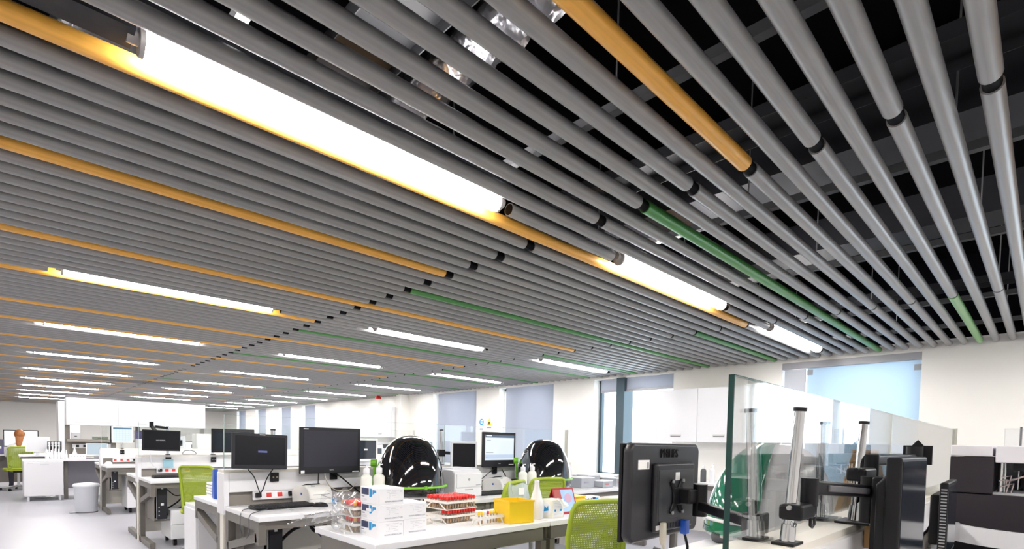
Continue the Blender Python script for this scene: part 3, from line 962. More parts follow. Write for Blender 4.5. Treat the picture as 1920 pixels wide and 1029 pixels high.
def rack(label, loc, rz, nx, ny, px=.0225, py=.0225, h=.062):
    t = thing('tube_rack', label, 'tube rack', loc, rz, 'white sample tube racks')
    W, D = nx * px + .012, ny * py + .012
    bx('base_plate', rack_m, t, 0, W, 0, D, 0, .004)
    # perforated upper plate: strips between the tube rows
    mb = MB()
    for k in range(nx + 1):
        x = .006 + k * px
        mb.box(x - .003, x + .003, 0, D, h - .014, h - .010)
    for k in range(ny + 1):
        y = .006 + k * py
        mb.box(0, W, y - .003, y + .003, h - .014, h - .010)
    mb.box(-.004, W + .004, -.002, 0, h - .022, h - .008).box(-.004, W + .004, D, D + .002, h - .022, h - .008)
    mb.build('tube_plate', rack_m, t)
    for x in (-.003, W - .001):
        MB().prism([(0, 0), (.012, 0), (D * .42, h - .012), (D * .42 - .014, h - .012)], 'x', x, x + .004).build('side_brace', rack_m, t)
        MB().prism([(D, 0), (D - .012, 0), (D * .58, h - .012), (D * .58 + .014, h - .012)], 'x', x, x + .004).build('side_brace', rack_m, t)
        bx('side_bar', rack_m, t, x, x + .004, 0, D, h - .022, h - .008)
    return t, (lambda i, j: (loc[0] + math.cos(rz) * (.006 + (i + .5) * px) - math.sin(rz) * (.006 + (j + .5) * py), loc[1] + math.sin(rz) * (.006 + (i + .5) * px) + math.cos(rz) * (.006 + (j + .5) * py), loc[2] + .005))
red_cap = mat('red_cap', (.80, .03, .025), .35)
yel_cap = mat('yellow_cap', (.92, .62, .03), .35)
org_cap = mat('orange_cap', (.85, .38, .05), .35)
r, P = rack('white rack of red capped tubes, lower of the pair beside the cartons', (1.935, 2.545, T0), math.radians(4), 11, 9)
for i_ in range(11):
    for j_ in (0, 1, 2):
        x, y, z = P(i_, j_); tube_at(x, y, z, red_cap, rc_label('red capped tube', i_, j_, 'lower stacked rack'), 'tubes in the lower stacked rack')
r, P = rack('white rack full of red capped tubes, upper of the pair beside the cartons', (1.930, 2.545, T0 + .087), math.radians(4), 11, 9)
for i_ in range(11):
    for j_ in range(9):
        if random.random() < .06: continue
        x, y, z = P(i_, j_); tube_at(x, y, z, red_cap, rc_label('red capped tube', i_, j_, 'upper stacked rack'), 'tubes in the upper stacked rack')
r, P = rack('white half-empty tube rack between the cartons and the stacked racks', (1.72, 2.60, T0), math.radians(6), 7, 6)
for (i_, j_, cp) in ((2, 3, yel_cap), (4, 1, red_cap), (5, 1, red_cap)):
    x, y, z = P(i_, j_); tube_at(x, y, z, cp, 'lone %s capped tube%s in the half-empty rack' % (('yellow', '') if cp is yel_cap else ('red', [' on the left', ' on the right'][i_ - 4])), 'tubes in the half-empty rack')
r, P = rack('small white rack of yellow capped tubes beside the yellow bin', (2.055, 2.36, T0), math.radians(6), 7, 3, .027, .027)
for i_ in range(7):
    if i_ in (2,): continue
    cp = red_cap if i_ == 3 else yel_cap
    x, y, z = P(i_, 1); tube_at(x, y, z, cp, 'single red capped tube among the yellow ones' if i_ == 3 else 'yellow capped tube, %s place from the left in the small rack by the bin' % ORD[i_], 'tubes in the small rack')

# bagged racks
for lv in range(2):
    cp = red_cap
    r, P = rack('white rack of red capped tubes inside the plastic bag, %s one' % ('lower', 'upper')[lv], (1.345, 2.60, T0 + lv * .088), math.radians(-2), 6, 8)
    for i_ in range(6):
        for j_ in range(8):
            if lv == 0 and j_ > 5: continue
            x, y, z = P(i_, j_); tube_at(x, y, z, red_cap if (i_ + j_ * 3) % 7 else org_cap, rc_label('red capped tube' if (i_ + j_ * 3) % 7 else 'orange capped tube', i_, j_, ('lower', 'upper')[lv] + ' bagged rack'), 'tubes inside the plastic bag')
bx_t = thing('orange_tray', 'amber plastic tray between the bagged racks', 'tray', (1.40, 2.62, T0 + .0785)); bx('tray_floor', mat('amber_tray', (.80, .45, .05), .4), bx_t, 0, .05, 0, .12, 0, .003); bx('tray_lip', mat('amber_tray', (.80, .45, .05), .4), bx_t, 0, .003, 0, .12, .003, .008)
def bagf(u, v):
    a = 2 * PI * u
    z = .004 + .20 * v
    rx = .105 * (1 - .35 * v ** 3) + .006 * math.sin(7 * a + 9 * v) ; ry = .135 * (1 - .30 * v ** 3) + .008 * math.sin(5 * a - 7 * v)
    c, s = math.cos(a), math.sin(a)
    k = (abs(c) ** 4 + abs(s) ** 4) ** -.25
    return (1.41 + rx * c * k + .008 * math.sin(23 * v + 3 * a), 2.70 + ry * s * k + .05 * v * v, T0 + z)
t = thing('plastic_bag', 'crumpled clear plastic bag wrapped round tube racks beside the cartons', 'bag', (0, 0, 0))
MB().surf(bagf, 44, 16, True).build('bag_wall', clear_pl, t)
def flap(u, v):
    return (1.32 - .20 * v + .03 * math.sin(9 * u), 2.62 + .26 * u + .10 * v, T0 + .10 + .06 * math.sin(6 * u + 2 * v) * .5 - .04 * v + .02 * math.sin(13 * u + 8 * v))
def flap2(u, v):
    return (1.36 - .05 * v + .01 * math.sin(9 * u), 2.60 + .24 * u + .16 * v, T0 + .195 + .04 * math.sin(4 * u) - .03 * v + .012 * math.sin(17 * u + 8 * v))
MB().surf(flap, 24, 10).build('loose_flap', clear_pl, t)
MB().surf(flap2, 24, 10).build('loose_flap', clear_pl, t)

# yellow bin
t = thing('yellow_bin', 'square open yellow plastic bin on the work table', 'bin', (2.25, 2.325, T0), math.radians(-11))
W, D, H, w = .185, .19, .145, .005
MB().box(0, W, 0, w, 0, H).box(0, W, D - w, D, 0, H).box(0, w, w, D - w, 0, H).box(W - w, W, w, D - w, 0, H).box(0, W, 0, D, 0, .005).build('bin_body', yellow_p, t)
MB().box(-.004, W + .004, -.004, .003, H - .012, H).box(-.004, W + .004, D - .003, D + .004, H - .012, H).box(-.004, .003, 0, D, H - .012, H).box(W - .003, W + .004, 0, D, H - .012, H).build('rim', yellow_p, t)
# milky clear bag standing behind
def mbag(u, v):
    a = 2 * PI * u; c, s = math.cos(a), math.sin(a); k = (abs(c) ** 6 + abs(s) ** 6) ** (-1 / 6)
    return (2.62 + (.085 + .008 * math.sin(5 * a + 9 * v)) * c * k * (1 - .1 * v), 2.62 + (.05 - .02 * v + .006 * math.sin(7 * a)) * s * k, T0 + .002 + .215 * v + .012 * v * math.sin(3 * a))
t = thing('clear_pouch', 'milky clear plastic pouch standing behind the yellow bin', 'bag', (0, 0, 0))
MB().surf(mbag, 36, 10, True).build('pouch_wall', milky, t)
bx('paper_slip', wht_print, t, 2.575, 2.63, 2.572, 2.574, T0 + .145, T0 + .195)
# white tray behind the yellow bin
o = thing('white_lid', 'white plastic lid lying behind the yellow bin', 'lid', (2.20, 2.72, T0), math.radians(5)); bx('lid_plate', rack_m, o, 0, .22, 0, .14, 0, .022, .004); bx('lid_ridge', rack_m, o, .02, .20, .02, .12, .022, .027, .002)

def bottle(name, label, loc, r, h, m, cone=False, cap=white_gloss, group=None):
    t = thing(name, label, 'bottle', loc, 0, group)
    if cone:
        MB().lathe([(r * .96, 0), (r, .006), (r, h * .46), (r * .78, h * .55), (r * .36, h * .86), (r * .30, h)], n=24).build('body', m, t)
        MB().lathe([(r * .34, h * .98), (r * .34, h * 1.03), (r * .1, h * 1.05), (.0, h * 1.05)], n=16).build('nozzle', cap, t)
    else:
        MB().lathe([(r * .95, 0), (r, .008), (r, h * .66), (r * .9, h * .73), (r * .45, h * .78), (r * .45, h * .80)], n=24).build('body', m, t)
        MB().lathe([(r * .55, h * .80), (r * .55, h * .93), (r * .4, h * .95), (r * .2, h * .96), (r * .2, h), (0, h)], n=20).build('cap', cap, t)
        MB().tube([(0, 0, h * .96), (0, 0, h * 1.02), (r * .5, -r * .3, h * 1.03)], r * .10, 6).build('spout', cap, t)
    return t
hdpe = mat('natural_bottle', (.80, .80, .74), .4)
bottle('spray_bottle', 'tall white conical spray bottle between the pouch and tissue box', (2.585, 2.41, T0), .050, .25, white_gloss, True)
bottle('wash_bottle', 'white wash bottle on the left behind the top kit carton', (2.05, 3.76, T0), .046, .30, hdpe, group='wash bottles')
bottle('wash_bottle', 'white wash bottle on the right, touching the lime rail of the front dome', (2.145, 3.73, T0), .046, .305, hdpe, group='wash bottles')
bottle('wash_bottle', 'white wash bottle left of the window-end dome, nearer the label printer', (3.80, 3.74, T0), .046, .28, hdpe, group='wash bottles')
bottle('wash_bottle', 'white wash bottle left of the window-end dome, nearer the dome', (3.895, 3.70, T0), .046, .285, hdpe, group='wash bottles')

# tissue box
t = thing('tissue_box', 'white and cream tissue box with blue print on the work table', 'tissue box', (2.665, 2.335, T0), math.radians(-2))
bx('carton', mat('tissue_cream', (.84, .82, .70), .5), t, 0, .115, 0, .115, 0, .125, .002)
MB().cyl((-.0008, .058, .06), (.0, .058, .06), .045, n=24).build('side_disc', box_m, t)
MB().prism([(.035, .05), (.08, .04), (.075, .08), (.055, .065), (.04, .085)], 'x', -.0016, -.0008).build('blue_mark', cyan, t)
bx('front_panel', box_m, t, .008, .107, -.0008, 0, .008, .118)
bx('blue_mark', cyan, t, .02, .035, -.0016, -.0008, .045, .06)
bx('blue_mark', cyan, t, .075, .092, -.0016, -.0008, .045, .06)
for k in range(4): bx('print_line', pale_ink, t, .02, .095, -.0016, -.0008, .068 + k * .011, .070 + k * .011)
bx('print_line', pale_ink, t, .02, .095, -.0016, -.0008, .025, .027)
def tis(u, v):
    return (.03 + .06 * u + .03 * v, -.012 - .035 * v + .01 * math.sin(7 * u), .128 - .05 * v + .01 * math.sin(5 * u + 4 * v))
MB().surf(tis, 10, 6).build('tissue', wht_print, t)
# desk calendar / red folder tent
t = thing('desk_calendar', 'red tent calendar with a blue sky picture behind the tissue box', 'calendar', (2.82, 2.42, T0), math.radians(-6))
rc = mat('calendar_red', (.36, .012, .02), .45)
MB().prism([(0, 0), (.003, 0), (.072, .185), (.069, .185)], 'x', 0, .21).build('front_leaf', rc, t)
MB().prism([(.14, 0), (.143, 0), (.072, .185), (.069, .185)], 'x', 0, .21).build('back_leaf', rc, t)
sky_p = mat('calendar_sky', (.35, .52, .85), .5, var=.2, scale=14)
S_ = math.atan2(.185, .069)
Tm = Matrix.Rotation(S_, 4, 'X')
MB().at(Tm).box(.012, .198, .02, .185, .0, .0012).build('picture', sky_p, t)
MB().at(Tm).box(.012, .075, .10, .185, .0012, .0018).build('picture_corner', mat('calendar_tree', (.40, .09, .08), .5), t)
MB().at(Tm).cyl((.14, .12, .0012), (.14, .12, .0018), .035, n=20).build('picture_disc', mat('calendar_disc', (.58, .36, .50), .5), t)

# things on the second table, behind the nearest chair
t = thing('sharps_box', 'yellow sharps box half hidden by the nearest green chair', 'box', (3.06, 2.46, T0), 0)
bx('box_body', yellow_p, t, 0, .13, 0, .13, 0, .105, .006); bx('lid', yellow_p, t, -.004, .134, -.004, .134, .105, .116, .004)
t = thing('patterned_box', 'small white box with dark and cyan panels beyond the nearest chair', 'box', (3.28, 2.55, T0), math.radians(-8))
bx('carton', box_m, t, 0, .18, 0, .10, 0, .09, .002); bx('picture_panel', navy, t, .10, .135, -.001, 0, .03, .085); bx('picture_panel', cyan, t, .14, .165, -.001, 0, .03, .08)
for k in range(6): bx('print_mark', black, t, .006 + k * .015, .014 + k * .015, -.001, 0, .05 + .008 * (k % 3), .075 + .004 * (k % 2))
r, P = rack('empty cream tube rack with a grid of holes beyond the nearest chair', (3.60, 2.50, T0), math.radians(-3), 12, 5, .023, .023, .075)

# clutter at the window end of the front bench
random.seed(3)
lidm = clear_mat('box_clear', (.90, .92, .95), ior=1.4, haze=.35, hazecol=(.82, .84, .88), rough=.05)
for k, (x, y, w_, d_, h_, lab) in enumerate(((4.74, 3.72, .22, .20, .11, 'clear plastic box right beside the window-end dome'), (4.76, 3.74, .20, .18, .0, ''), (5.02, 3.62, .20, .16, .07, 'low clear plastic box with a red label, front of the bench end'), (5.05, 3.86, .22, .18, .12, 'clear plastic box with a grey lid at the back of the bench end'), (5.34, 3.66, .20, .2, .09, 'clear plastic box with black clips at the bench end'), (5.62, 3.72, .22, .2, .10, 'clear plastic box at the very end of the front bench'))):
    if h_ == 0: continue
    t = thing('storage_box', lab, 'box', (x, y, T0), math.radians(random.uniform(-8, 8)), 'clear storage boxes at the bench end')
    MB().box(0, w_, 0, .004, 0, h_).box(0, w_, d_ - .004, d_, 0, h_).box(0, .004, 0, d_, 0, h_).box(w_ - .004, w_, 0, d_, 0, h_).box(0, w_, 0, d_, 0, .004).build('box_walls', lidm, t)
    bx('lid', lt_grey if k == 3 else white_gloss, t, -.004, w_ + .004, -.004, d_ + .004, h_, h_ + .012, .002)
    bx('label_strip', red_p if k in (2, 4) else ink, t, .05, .12, -.002, -.0005, h_ * .5, h_ * .65)
    bx('content', mat('box_content', (.55, .57, .62), .6, var=.4, scale=60), t, .015, w_ - .015, .015, d_ - .015, .005, h_ * .6)
# ================================================================== NEAREST BENCH: POLES, ARMS AND MONITORS
def rod_pole(t, b, top, r=.0128):
    p = MB().cyl(b, top, r, n=24).build('pole', chrome, t)
    d = (Vector(top) - Vector(b)).normalized()
    MB().cyl(top, Vector(top) + d * .010, r + .003, n=24).build('pole_cap', black, p)
    MB().cyl(b, Vector(b) + d * .05, r + .006, r + .004, n=20).build('pole_collar', chrome, p)
    return p
# pole 1
t = thing('screen_holder', 'chrome pole with black swing arm, taller in view, left in front of the nearest glass', 'screen holder', (0, 0, 0))
rod_pole(t, (1.437, .4575, 1.055), (1.436, .4396, 1.392))
bx('pole_base', black, t, 1.40, 1.475, .430, .485, 1.0525, 1.060, .002)
c = MB().box(1.405, 1.515, .415, .472, 1.118, 1.158).build('pole_clamp', black, t, .008)
MB().cyl((1.404, .444, 1.15), (1.396, .444, 1.15), .006, n=10).build('clamp_screw', steel, c)
MB().tube([(1.505, .425, 1.118), (1.505, .425, 1.098), (1.522, .425, 1.092), (1.538, .425, 1.098), (1.538, .425, 1.118)], .004, 6).build('cable_hook', black, t)
text('D', .018, black, t, (1.424, .4365, 1.105), (PI / 2, 0, -.35), 'size_letter')
MB().cyl((1.505, .43, 1.15), (1.505, .43, 1.222), .021, n=20).build('elbow', black, t)
MB().bar((1.505, .43, 1.198), (1.945, .385, 1.168), .030, .038).build('swing_arm', black, t, .006)
MB().bar((1.58, .407, 1.193), (1.88, .376, 1.172), .012, .018).build('arm_groove', dk_grey, t, .003)
MB().cyl((1.945, .385, 1.07), (1.945, .385, 1.215), .026, n=20).build('pivot', black, t)
MB().box(1.955, 2.02, .345, .40, 1.12, 1.21).build('tilt_head', black, t, .006)
# pole 2
t = thing('screen_holder', 'chrome pole with black swing arm, right in front of the nearest glass', 'screen holder', (0, 0, 0))
rod_pole(t, (2.05, .4475, 1.060), (2.075, .436, 1.384))
bx('pole_base', black, t, 1.985, 2.12, .39, .49, 1.0525, 1.060, .002)
bx('screw_block', black, t, 2.09, 2.135, .375, .405, .97, 1.06, .003)
bx('wood_pad', mat('wood_pad', (.50, .30, .12), .5, var=.2, scale=30), t, 2.03, 2.09, .388, .412, .975, 1.05)
MB().cyl((2.11, .376, 1.0), (2.11, .30, .995), .006, n=10).build('clamp_screw', steel, t)
MB().box(1.985, 2.155, .405, .462, 1.195, 1.238).build('pole_clamp', black, t, .008)
MB().cyl((1.985, .43, 1.232), (1.975, .43, 1.232), .007, n=10).build('clamp_screw', black, t)
MB().cyl((2.145, .425, 1.195), (2.145, .425, 1.282), .024, n=20).build('elbow', black, t)
MB().cyl((2.145, .425, 1.165), (2.145, .425, 1.195), .009, n=12).build('elbow_pin', black, t)
MB().bar((2.145, .425, 1.262), (2.72, .392, 1.265), .028, .036).build('swing_arm', black, t, .006)
MB().cyl((2.735, .39, 1.235), (2.735, .39, 1.315), .030, n=20).build('pivot', black, t)
MB().box(2.765, 2.775, .335, .435, 1.24, 1.32).build('mount_plate', black, t, .002)
MB().prism([(.365, 1.32), (.405, 1.32), (.385, 1.345)], 'x', 2.766, 2.774).build('mount_tab', black, t)

# edge-on monitors
t, s, T = monitor('desktop_monitor', 'large black monitor seen nearly edge-on at the nearest bench', (2.03, .285, 0), math.radians(0), .43, .36, 1.098, black, scr_blue, .012, .02, .085)
MB().at(T).prism([(.035, -.10), (.085, -.07), (.085, .10), (.035, .14)], 'x', -.13, .13).build('rear_bulge', black, t, .006)
MB().at(T).prism([(.015, -.178), (.062, -.15), (.062, .10), (.05, .115), (.015, .165)], 'x', -.205, .205).build('rear_case', black, t, .008)
MB().at(T).box(-.10, .08, .0855, .0865, -.05, .02).build('rating_label', wht_print, t)
MB().at(T).box(-.12, .12, .0855, .0865, .05, .07).build('port_strip', grey, t)
t, s, T = monitor('desktop_monitor', 'smaller black monitor with vent slots on its back, right of the large edge-on one', (2.76, .262, .785), math.radians(2), .42, .30, .243, black, scr_blue, .014, .02, .06)
for k in range(22):
    MB().at(T).box(-.212, -.2102, .004, .022, -.13 + k * .012, -.125 + k * .012).build('vent_slot', grey, t)
MB().at(T).prism([(.05, -.02), (.11, -.10), (.12, -.2), (.105, -.2), (.09, -.10), (.05, .0)], 'x', -.05, .05).build('stand_neck', black, t, .006)
bx('stand_foot', black, t, -.12, .12, -.06, .14, 0, .014, .006)

# dark monitor seen from the back
back_m = mat('monitor_back', (.022, .022, .027), .38, spec=.4, var=.08, scale=20)
t = thing('desktop_monitor', 'dark monitor seen from behind with a maker name and cables, nearest the camera', 'monitor', (1.632, .918, 0), math.radians(2.2))
W, H, zc = .492, .322, 1.146
mb = MB()
MB().prism([(-W / 2 + .02, -H / 2), (W / 2 - .02, -H / 2), (W / 2, -H / 2 + .02), (W / 2, H / 2 - .02), (W / 2 - .02, H / 2), (-W / 2 + .02, H / 2), (-W / 2, H / 2 - .02), (-W / 2, -H / 2 + .02)], 'y', -.012, .022).build('back_shell', back_m, t, .012, 3).location = (0, 0, zc)
bx('front_bezel', black, t, -W / 2 + .003, W / 2 - .003, .022, .034, zc - H / 2 + .003, zc + H / 2 - .003, .003)
bx('screen', scr_off, t, -W / 2 + .02, W / 2 - .02, .034, .0355, zc - H / 2 + .02, zc + H / 2 - .02)
MB().box(-.12, .16, -.034, -.012, zc - .135, zc + .095).build('rear_housing', back_m, t, .010, 3)
MB().box(-.105, .145, -.036, -.033, zc - .095, zc + .072).build('recess_plate', mat('back_plate', (.03, .032, .038), .5), t, .002)
text('PHILIPS', .042, mat('gloss_black_letters', (.002, .002, .002), .08), t, (.0, -.0135, zc + .125), (PI / 2, 0, 0), 'maker_name', extrude=.002, sx=.95)
st = bx('asset_sticker', wht_print, t, -.205, -.135, -.0135, -.012, zc + .075, zc + .105)
bx('sticker_print', ink, st, -.150, -.140, -.0140, -.0134, zc + .078, zc + .098)
bx('small_sticker', wht_print, t, .005, .035, -.0375, -.036, zc + .035, zc + .062)
bx('rating_label', lt_grey, t, -.12, -.09, -.0355, -.034, zc - .125, zc - .11)
ve = MB()
ve.bar((-.03, -.040, zc + .035), (.05, -.040, zc - .075), .022, .008, (0, 1, 0)).bar((.05, -.040, zc + .035), (-.03, -.040, zc - .075), .022, .008, (0, 1, 0))
ve.box(-.02, .05, -.046, -.038, zc - .05, zc + .012)
vo = ve.build('vesa_bracket', black, t, .004)
for (x, z) in ((-.028, .033), (.048, .033), (-.028, -.073), (.048, -.073)):
    MB().cyl((x, -.044, zc + z), (x, -.048, zc + z), .006, n=10).build('bolt', grey, vo)
MB().box(.015, .075, -.085, -.044, zc - .045, zc + .005).build('tilt_joint', black, t, .006)
MB().cyl((.095, -.085, zc - .09), (.095, -.085, zc + .02), .024, n=20).build('pivot', black, t)
MB().cyl((.095, -.085, zc + .02), (.095, -.085, zc + .023), .024, n=20).build('pivot_cap', grey, t)
MB().bar((.095, -.085, zc - .055), (-.165, -.345, zc - .055), .028, .032).build('swing_arm', black, t, .006)
MB().box(-.215, -.135, -.385, -.335, zc - .085, zc - .025).build('pole_clamp', black, t, .006)
w_ = mat('cable_cream', (.62, .58, .48), .5)
pl = MB().prism([(-.098, -.10), (-.078, -.10), (-.075, -.155), (-.082, -.175), (-.090, -.175), (-.10, -.155)], 'y', -.052, -.036).build('power_plug', w_, t, .003); pl.location = (0, 0, zc)
MB().tube([(-.086, -.044, zc - .175), (-.07, -.05, zc - .22), (-.03, -.055, zc - .29), (.03, -.06, zc - .355)], .005, 8).build('power_lead', w_, t)
vp = MB().box(.055, .085, -.056, -.034, zc - .155, zc - .105).build('video_plug', blue_p, t, .004)
MB().tube([(.07, -.045, zc - .155), (.085, -.05, zc - .20), (.08, -.05, zc - .28), (.065, -.04, zc - .36)], .005, 8).build('video_lead', black, t)
mb = MB()
for k in range(5): mb.box(-.06 + k * .02, -.052 + k * .02, -.0355, -.0345, zc - .125, zc - .108)
mb.build('port_row', black, t)

# added poles imitating the front poles' reflections in the glass; left one carries an arm
t = thing('reflection_pole', 'chrome pole added as the reflection of the left pole in the nearest glass', 'pole', (0, 0, 0))
rod_pole(t, (1.437, .5425, 1.055), (1.436, .5604, 1.392)); bx('pole_base', black, t, 1.40, 1.475, .515, .57, 1.0525, 1.060, .002)
t = thing('reflection_pole', 'chrome pole added as the reflection of the right pole in the nearest glass', 'pole', (0, 0, 0))
rod_pole(t, (2.05, .5525, 1.055), (2.075, .564, 1.384)); bx('pole_base', black, t, 1.985, 2.12, .51, .575, 1.0525, 1.060, .002)
# grey desk telephone below the monitor
t = thing('desk_phone', 'grey rounded desk phone under the dark monitor back', 'telephone', (2.02, 1.10, T0), math.radians(20))
MB().prism([(-.09, 0), (.09, 0), (.09, .055), (-.09, .025)], 'x', -.10, .10).build('body', grey, t, .015, 3)
MB().tube([(-.07, -.06, .045), (-.07, 0, .06), (-.07, .06, .075)], .018, 10).build('handset', dk_grey, t)
o = MB()
for a in range(3):
    for b_ in range(4): o.box(-.01 + a * .026, .008 + a * .026, -.055 + b_ * .026, -.04 + b_ * .026, .03, .048)
o.build('keypad', lt_grey, t)

# wooden A-shaped stand and the leaflet box beside it
wood = mat('pale_wood', (.62, .36, .13), .5, var=.18, scale=14)
ply = mat('plywood', (.42, .31, .14), .55, var=.1, scale=9)
t = thing('wooden_stand', 'pale wooden A-shaped stand with leaflets behind the nearest glass', 'stand', (3.46, .745, T0), 0)
for s in (-1, 1):
    MB().prism([(s * .115, 0), (s * .145, 0), (s * .030, .495), (s * .005, .495)], 'x', 0, .03).build('side_leg', wood, t)
    MB().prism([(s * .115, 0), (s * .145, 0), (s * .030, .495), (s * .005, .495)], 'x', .30, .33).build('side_leg', wood, t)
bx('top_board', wood, t, 0, .34, -.032, .032, .495, .51)
MB().prism([(.115, .02), (.108, .02), (.01, .49), (.016, .49)], 'x', .03, .30).build('ply_face', ply, t)
MB().prism([(-.115, .02), (-.108, .02), (-.01, .49), (-.016, .49)], 'x', .03, .30).build('ply_face', wht_print, t)
MB().prism([(-.105, .04), (.105, .04), (.03, .40), (-.03, .40)], 'x', .012, .02).build('end_panel', ply, t)
text('FA', .06, wht_print, t, (.010, -.03, .20), (PI / 2, 0, -PI / 2), 'lettering')
t = thing('leaflet_box', 'white and green leaflet box leaning at the foot of the wooden stand', 'box', (3.30, .70, T0), math.radians(-8))
gm = mat('leaflet_green', (.22, .33, .10), .5)
MB().prism([(-.13, 0), (.13, 0), (.13, .10), (.02, .165), (-.13, .12)], 'x', 0, .07).build('carton', box_m, t, .002)
MB().prism([(-.02, 0), (.04, 0), (.10, .11), (.04, .145)], 'x', -.001, 0).build('green_band', gm, t)
bx('green_tab', mat('leaflet_tab', (.06, .42, .18), .4), t, .0, .06, .06, .12, .10, .135)
text('ELM', .05, mat('leaflet_ink', (.20, .12, .10), .5), t, (-.0015, -.06, .075), (PI / 2, .35, -PI / 2), 'lettering')

# big analyser at the right
ana_d = mat('analyser_dark', (.026, .021, .027), .5, spec=.3, var=.05)
ana_w = mat('analyser_white', (.74, .73, .77), .35)
t = thing('large_analyser', 'large dark panelled analyser with white lid and robot needle at the right edge', 'analyser', (3.62, 0, 0), 0)
bx('cabinet', ana_d, t, .03, .85, -.75, .365, .06, 1.08)
for (y0, y1, z0, z1) in ((.19, .362, 1.084, 1.272), (.02, .362, .86, 1.078), (-.08, .016, .86, 1.078), (-.40, -.084, .86, 1.078), (.02, .362, .10, .856), (-.40, .016, .10, .856)):
    bx('front_panel', ana_d, t, 0, .03, y0, y1, z0, z1, .003)
bx('rear_column', ana_d, t, .55, .85, -.75, .365, 1.08, 1.27)
bx('left_column', ana_d, t, .03, .55, .19, .365, 1.08, 1.27)
bx('lid', ana_w, t, .0, .85, .196, .362, 1.276, 1.332, .006)
bx('lid', ana_w, t, .0, .85, -.75, .186, 1.245, 1.332, .006)
bx('work_deck', lt_grey, t, .03, .55, -.75, .19, 1.08, 1.092)
bx('inner_wall', mat('analyser_inner', (.45, .50, .55), .3), t, .535, .55, -.75, .19, 1.092, 1.245)
bx('inner_hood', mat('analyser_hood', (.10, .09, .10), .2), t, .30, .50, -.5, .10, 1.092, 1.19, .03)
MB().box(.06, .12, .08, .12, 1.205, 1.243).build('needle_head', black, t)
MB().cyl((.09, .10, 1.11), (.09, .10, 1.21), .0035, n=8).build('needle', steel, t)
MB().tube([(.09, .09, 1.23), (.09, .02, 1.205), (.09, .16, 1.14)], .005, 8).build('hose', mat('hose_pink', (.55, .45, .45), .4), t)
MB().cyl((.07, .165, 1.092), (.07, .165, 1.243), .010, n=12).build('guide_rod', chrome, t)
MB().cyl((.07, .150, 1.092), (.07, .150, 1.243), .006, n=12).build('guide_rod', chrome, t)
for k, (y, z) in enumerate(((.17, 1.15), (.155, 1.17), (.145, 1.13), (.165, 1.12))): MB().tube([(.05, y, z), (.06, y - .03, z + .01), (.07, y - .02, z - .05)], .003, 6).build('fine_tube', mat('hose_pink', (.55, .45, .45), .4), t)
MB().cyl((.10, .10, 1.332), (.10, .10, 1.43), .005, n=10).build('antenna', dk_grey, t)
bx('clear_hood', clear_pl, t, .06, .14, .06, .16, 1.333, 1.42)
def traysurf(r0, r1, z0, z1, name, m):
    mb = MB(); n = 24
    for k in range(n):
        a0 = PI * .5 + PI * k / n; a1 = PI * .5 + PI * (k + 1) / n
        P_ = lambda a, r_: (-.02 + r_ * .62 * math.cos(a), -.05 + r_ * math.sin(a))
        q_ = [P_(a0, r0), P_(a0, r1), P_(a1, r1), P_(a1, r0)]
        mb.prism(q_, 'z', z0, z1)
    return mb.build(name, m, t)
traysurf(.36, .40, .84, .925, 'tray_rim', white_gloss)
traysurf(.0001, .36, .84, .865, 'tray_floor', mat('tray_grey', (.42, .42, .46), .3))
MB().tube([(-.22, -.10, .93), (-.10, -.25, .945), (-.02, -.42, .95)], .010, 8).build('tray_bar', lt_grey, t)
for (x, y) in ((.08, -.65), (.08, .28), (.76, -.65), (.76, .28)):
    MB().cyl((x, y, 0), (x, y, .06), .03, n=14).build('foot', black, t)

# ================================================================== UNDER THE DESKS
def tower(label, loc, w=.10, d=.36, h=.40):
    t = thing('computer_tower', label, 'computer', loc, 0, 'black computer towers hung under the desks')
    bx('case', black, t, 0, w, 0, d, 0, h, .003)
    bx('front_panel', charcoal, t, .006, w - .006, -.008, 0, .006, h - .006, .003)
    bx('side_strip', lt_grey, t, -.004, 0, -.004, .02, .0, h)
    bx('drive_badge', white_gloss, t, w * .35, w * .65, -.010, -.008, h * .40, h * .47)
    for k in range(3): bx('port', grey, t, w * .12, w * .25, -.010, -.008, h * (.1 + .12 * k), h * (.13 + .12 * k))
    bx('top_badge', lt_grey, t, w * .4, w * .6, -.010, -.008, h * .88, h * .93)
    mb = MB().box(-.03, -.024, 0, d, -.02, .753 - loc[2]).box(-.03, w + .05, .02, .06, -.026, -.014).box(-.03, w + .05, d - .08, d - .04, -.026, -.014)
    mb.build('hanging_bracket', taupe, t)
    return t
tower('black computer tower hung under the middle bench beside loose cables', (1.235, 7.08, .33), .098, .40, .395)
tower('black computer tower hung under the bench by the bin', (1.225, 10.56, .40), .085, .38, .30)
tower('black computer tower hung under the front bench at the aisle end', (1.275, 3.68, .30), .098, .40, .40)

def pedestal(label, loc, rz=0, w=.42, d=.52, h=.42):
    t = thing('mobile_pedestal', label, 'cabinet', loc, rz, 'white mobile pedestals under the desks')
    bx('body', white_lam, t, 0, w, .018, d, .085, .085 + h, .002)
    n = 2
    for k in range(n):
        z0 = .09 + k * (h - .005) / n
        f = bx('drawer', white_lam, t, .003, w - .003, 0, .018, z0, z0 + (h - .012) / n, .002)
        bx('handle', grey, f, w * .35, w * .65, -.008, 0, z0 + (h / n) * .8, z0 + (h / n) * .84)
    for (x, y) in ((.05, .07), (w - .05, .07), (.05, d - .05), (w - .05, d - .05)):
        MB().cyl((x - .016, y, .04), (x + .016, y, .04), .038, n=16).box(x - .018, x + .018, y - .018, y + .018, .06, .085).build('caster', black, t)
    return t
pedestal('white mobile pedestal under the middle bench, behind the green chair', (1.365, 7.05, 0), 0, .40, .54, .34)
pedestal('white mobile pedestal under the bench by the bin', (1.42, 10.50, 0), 0, .40, .56, .50)
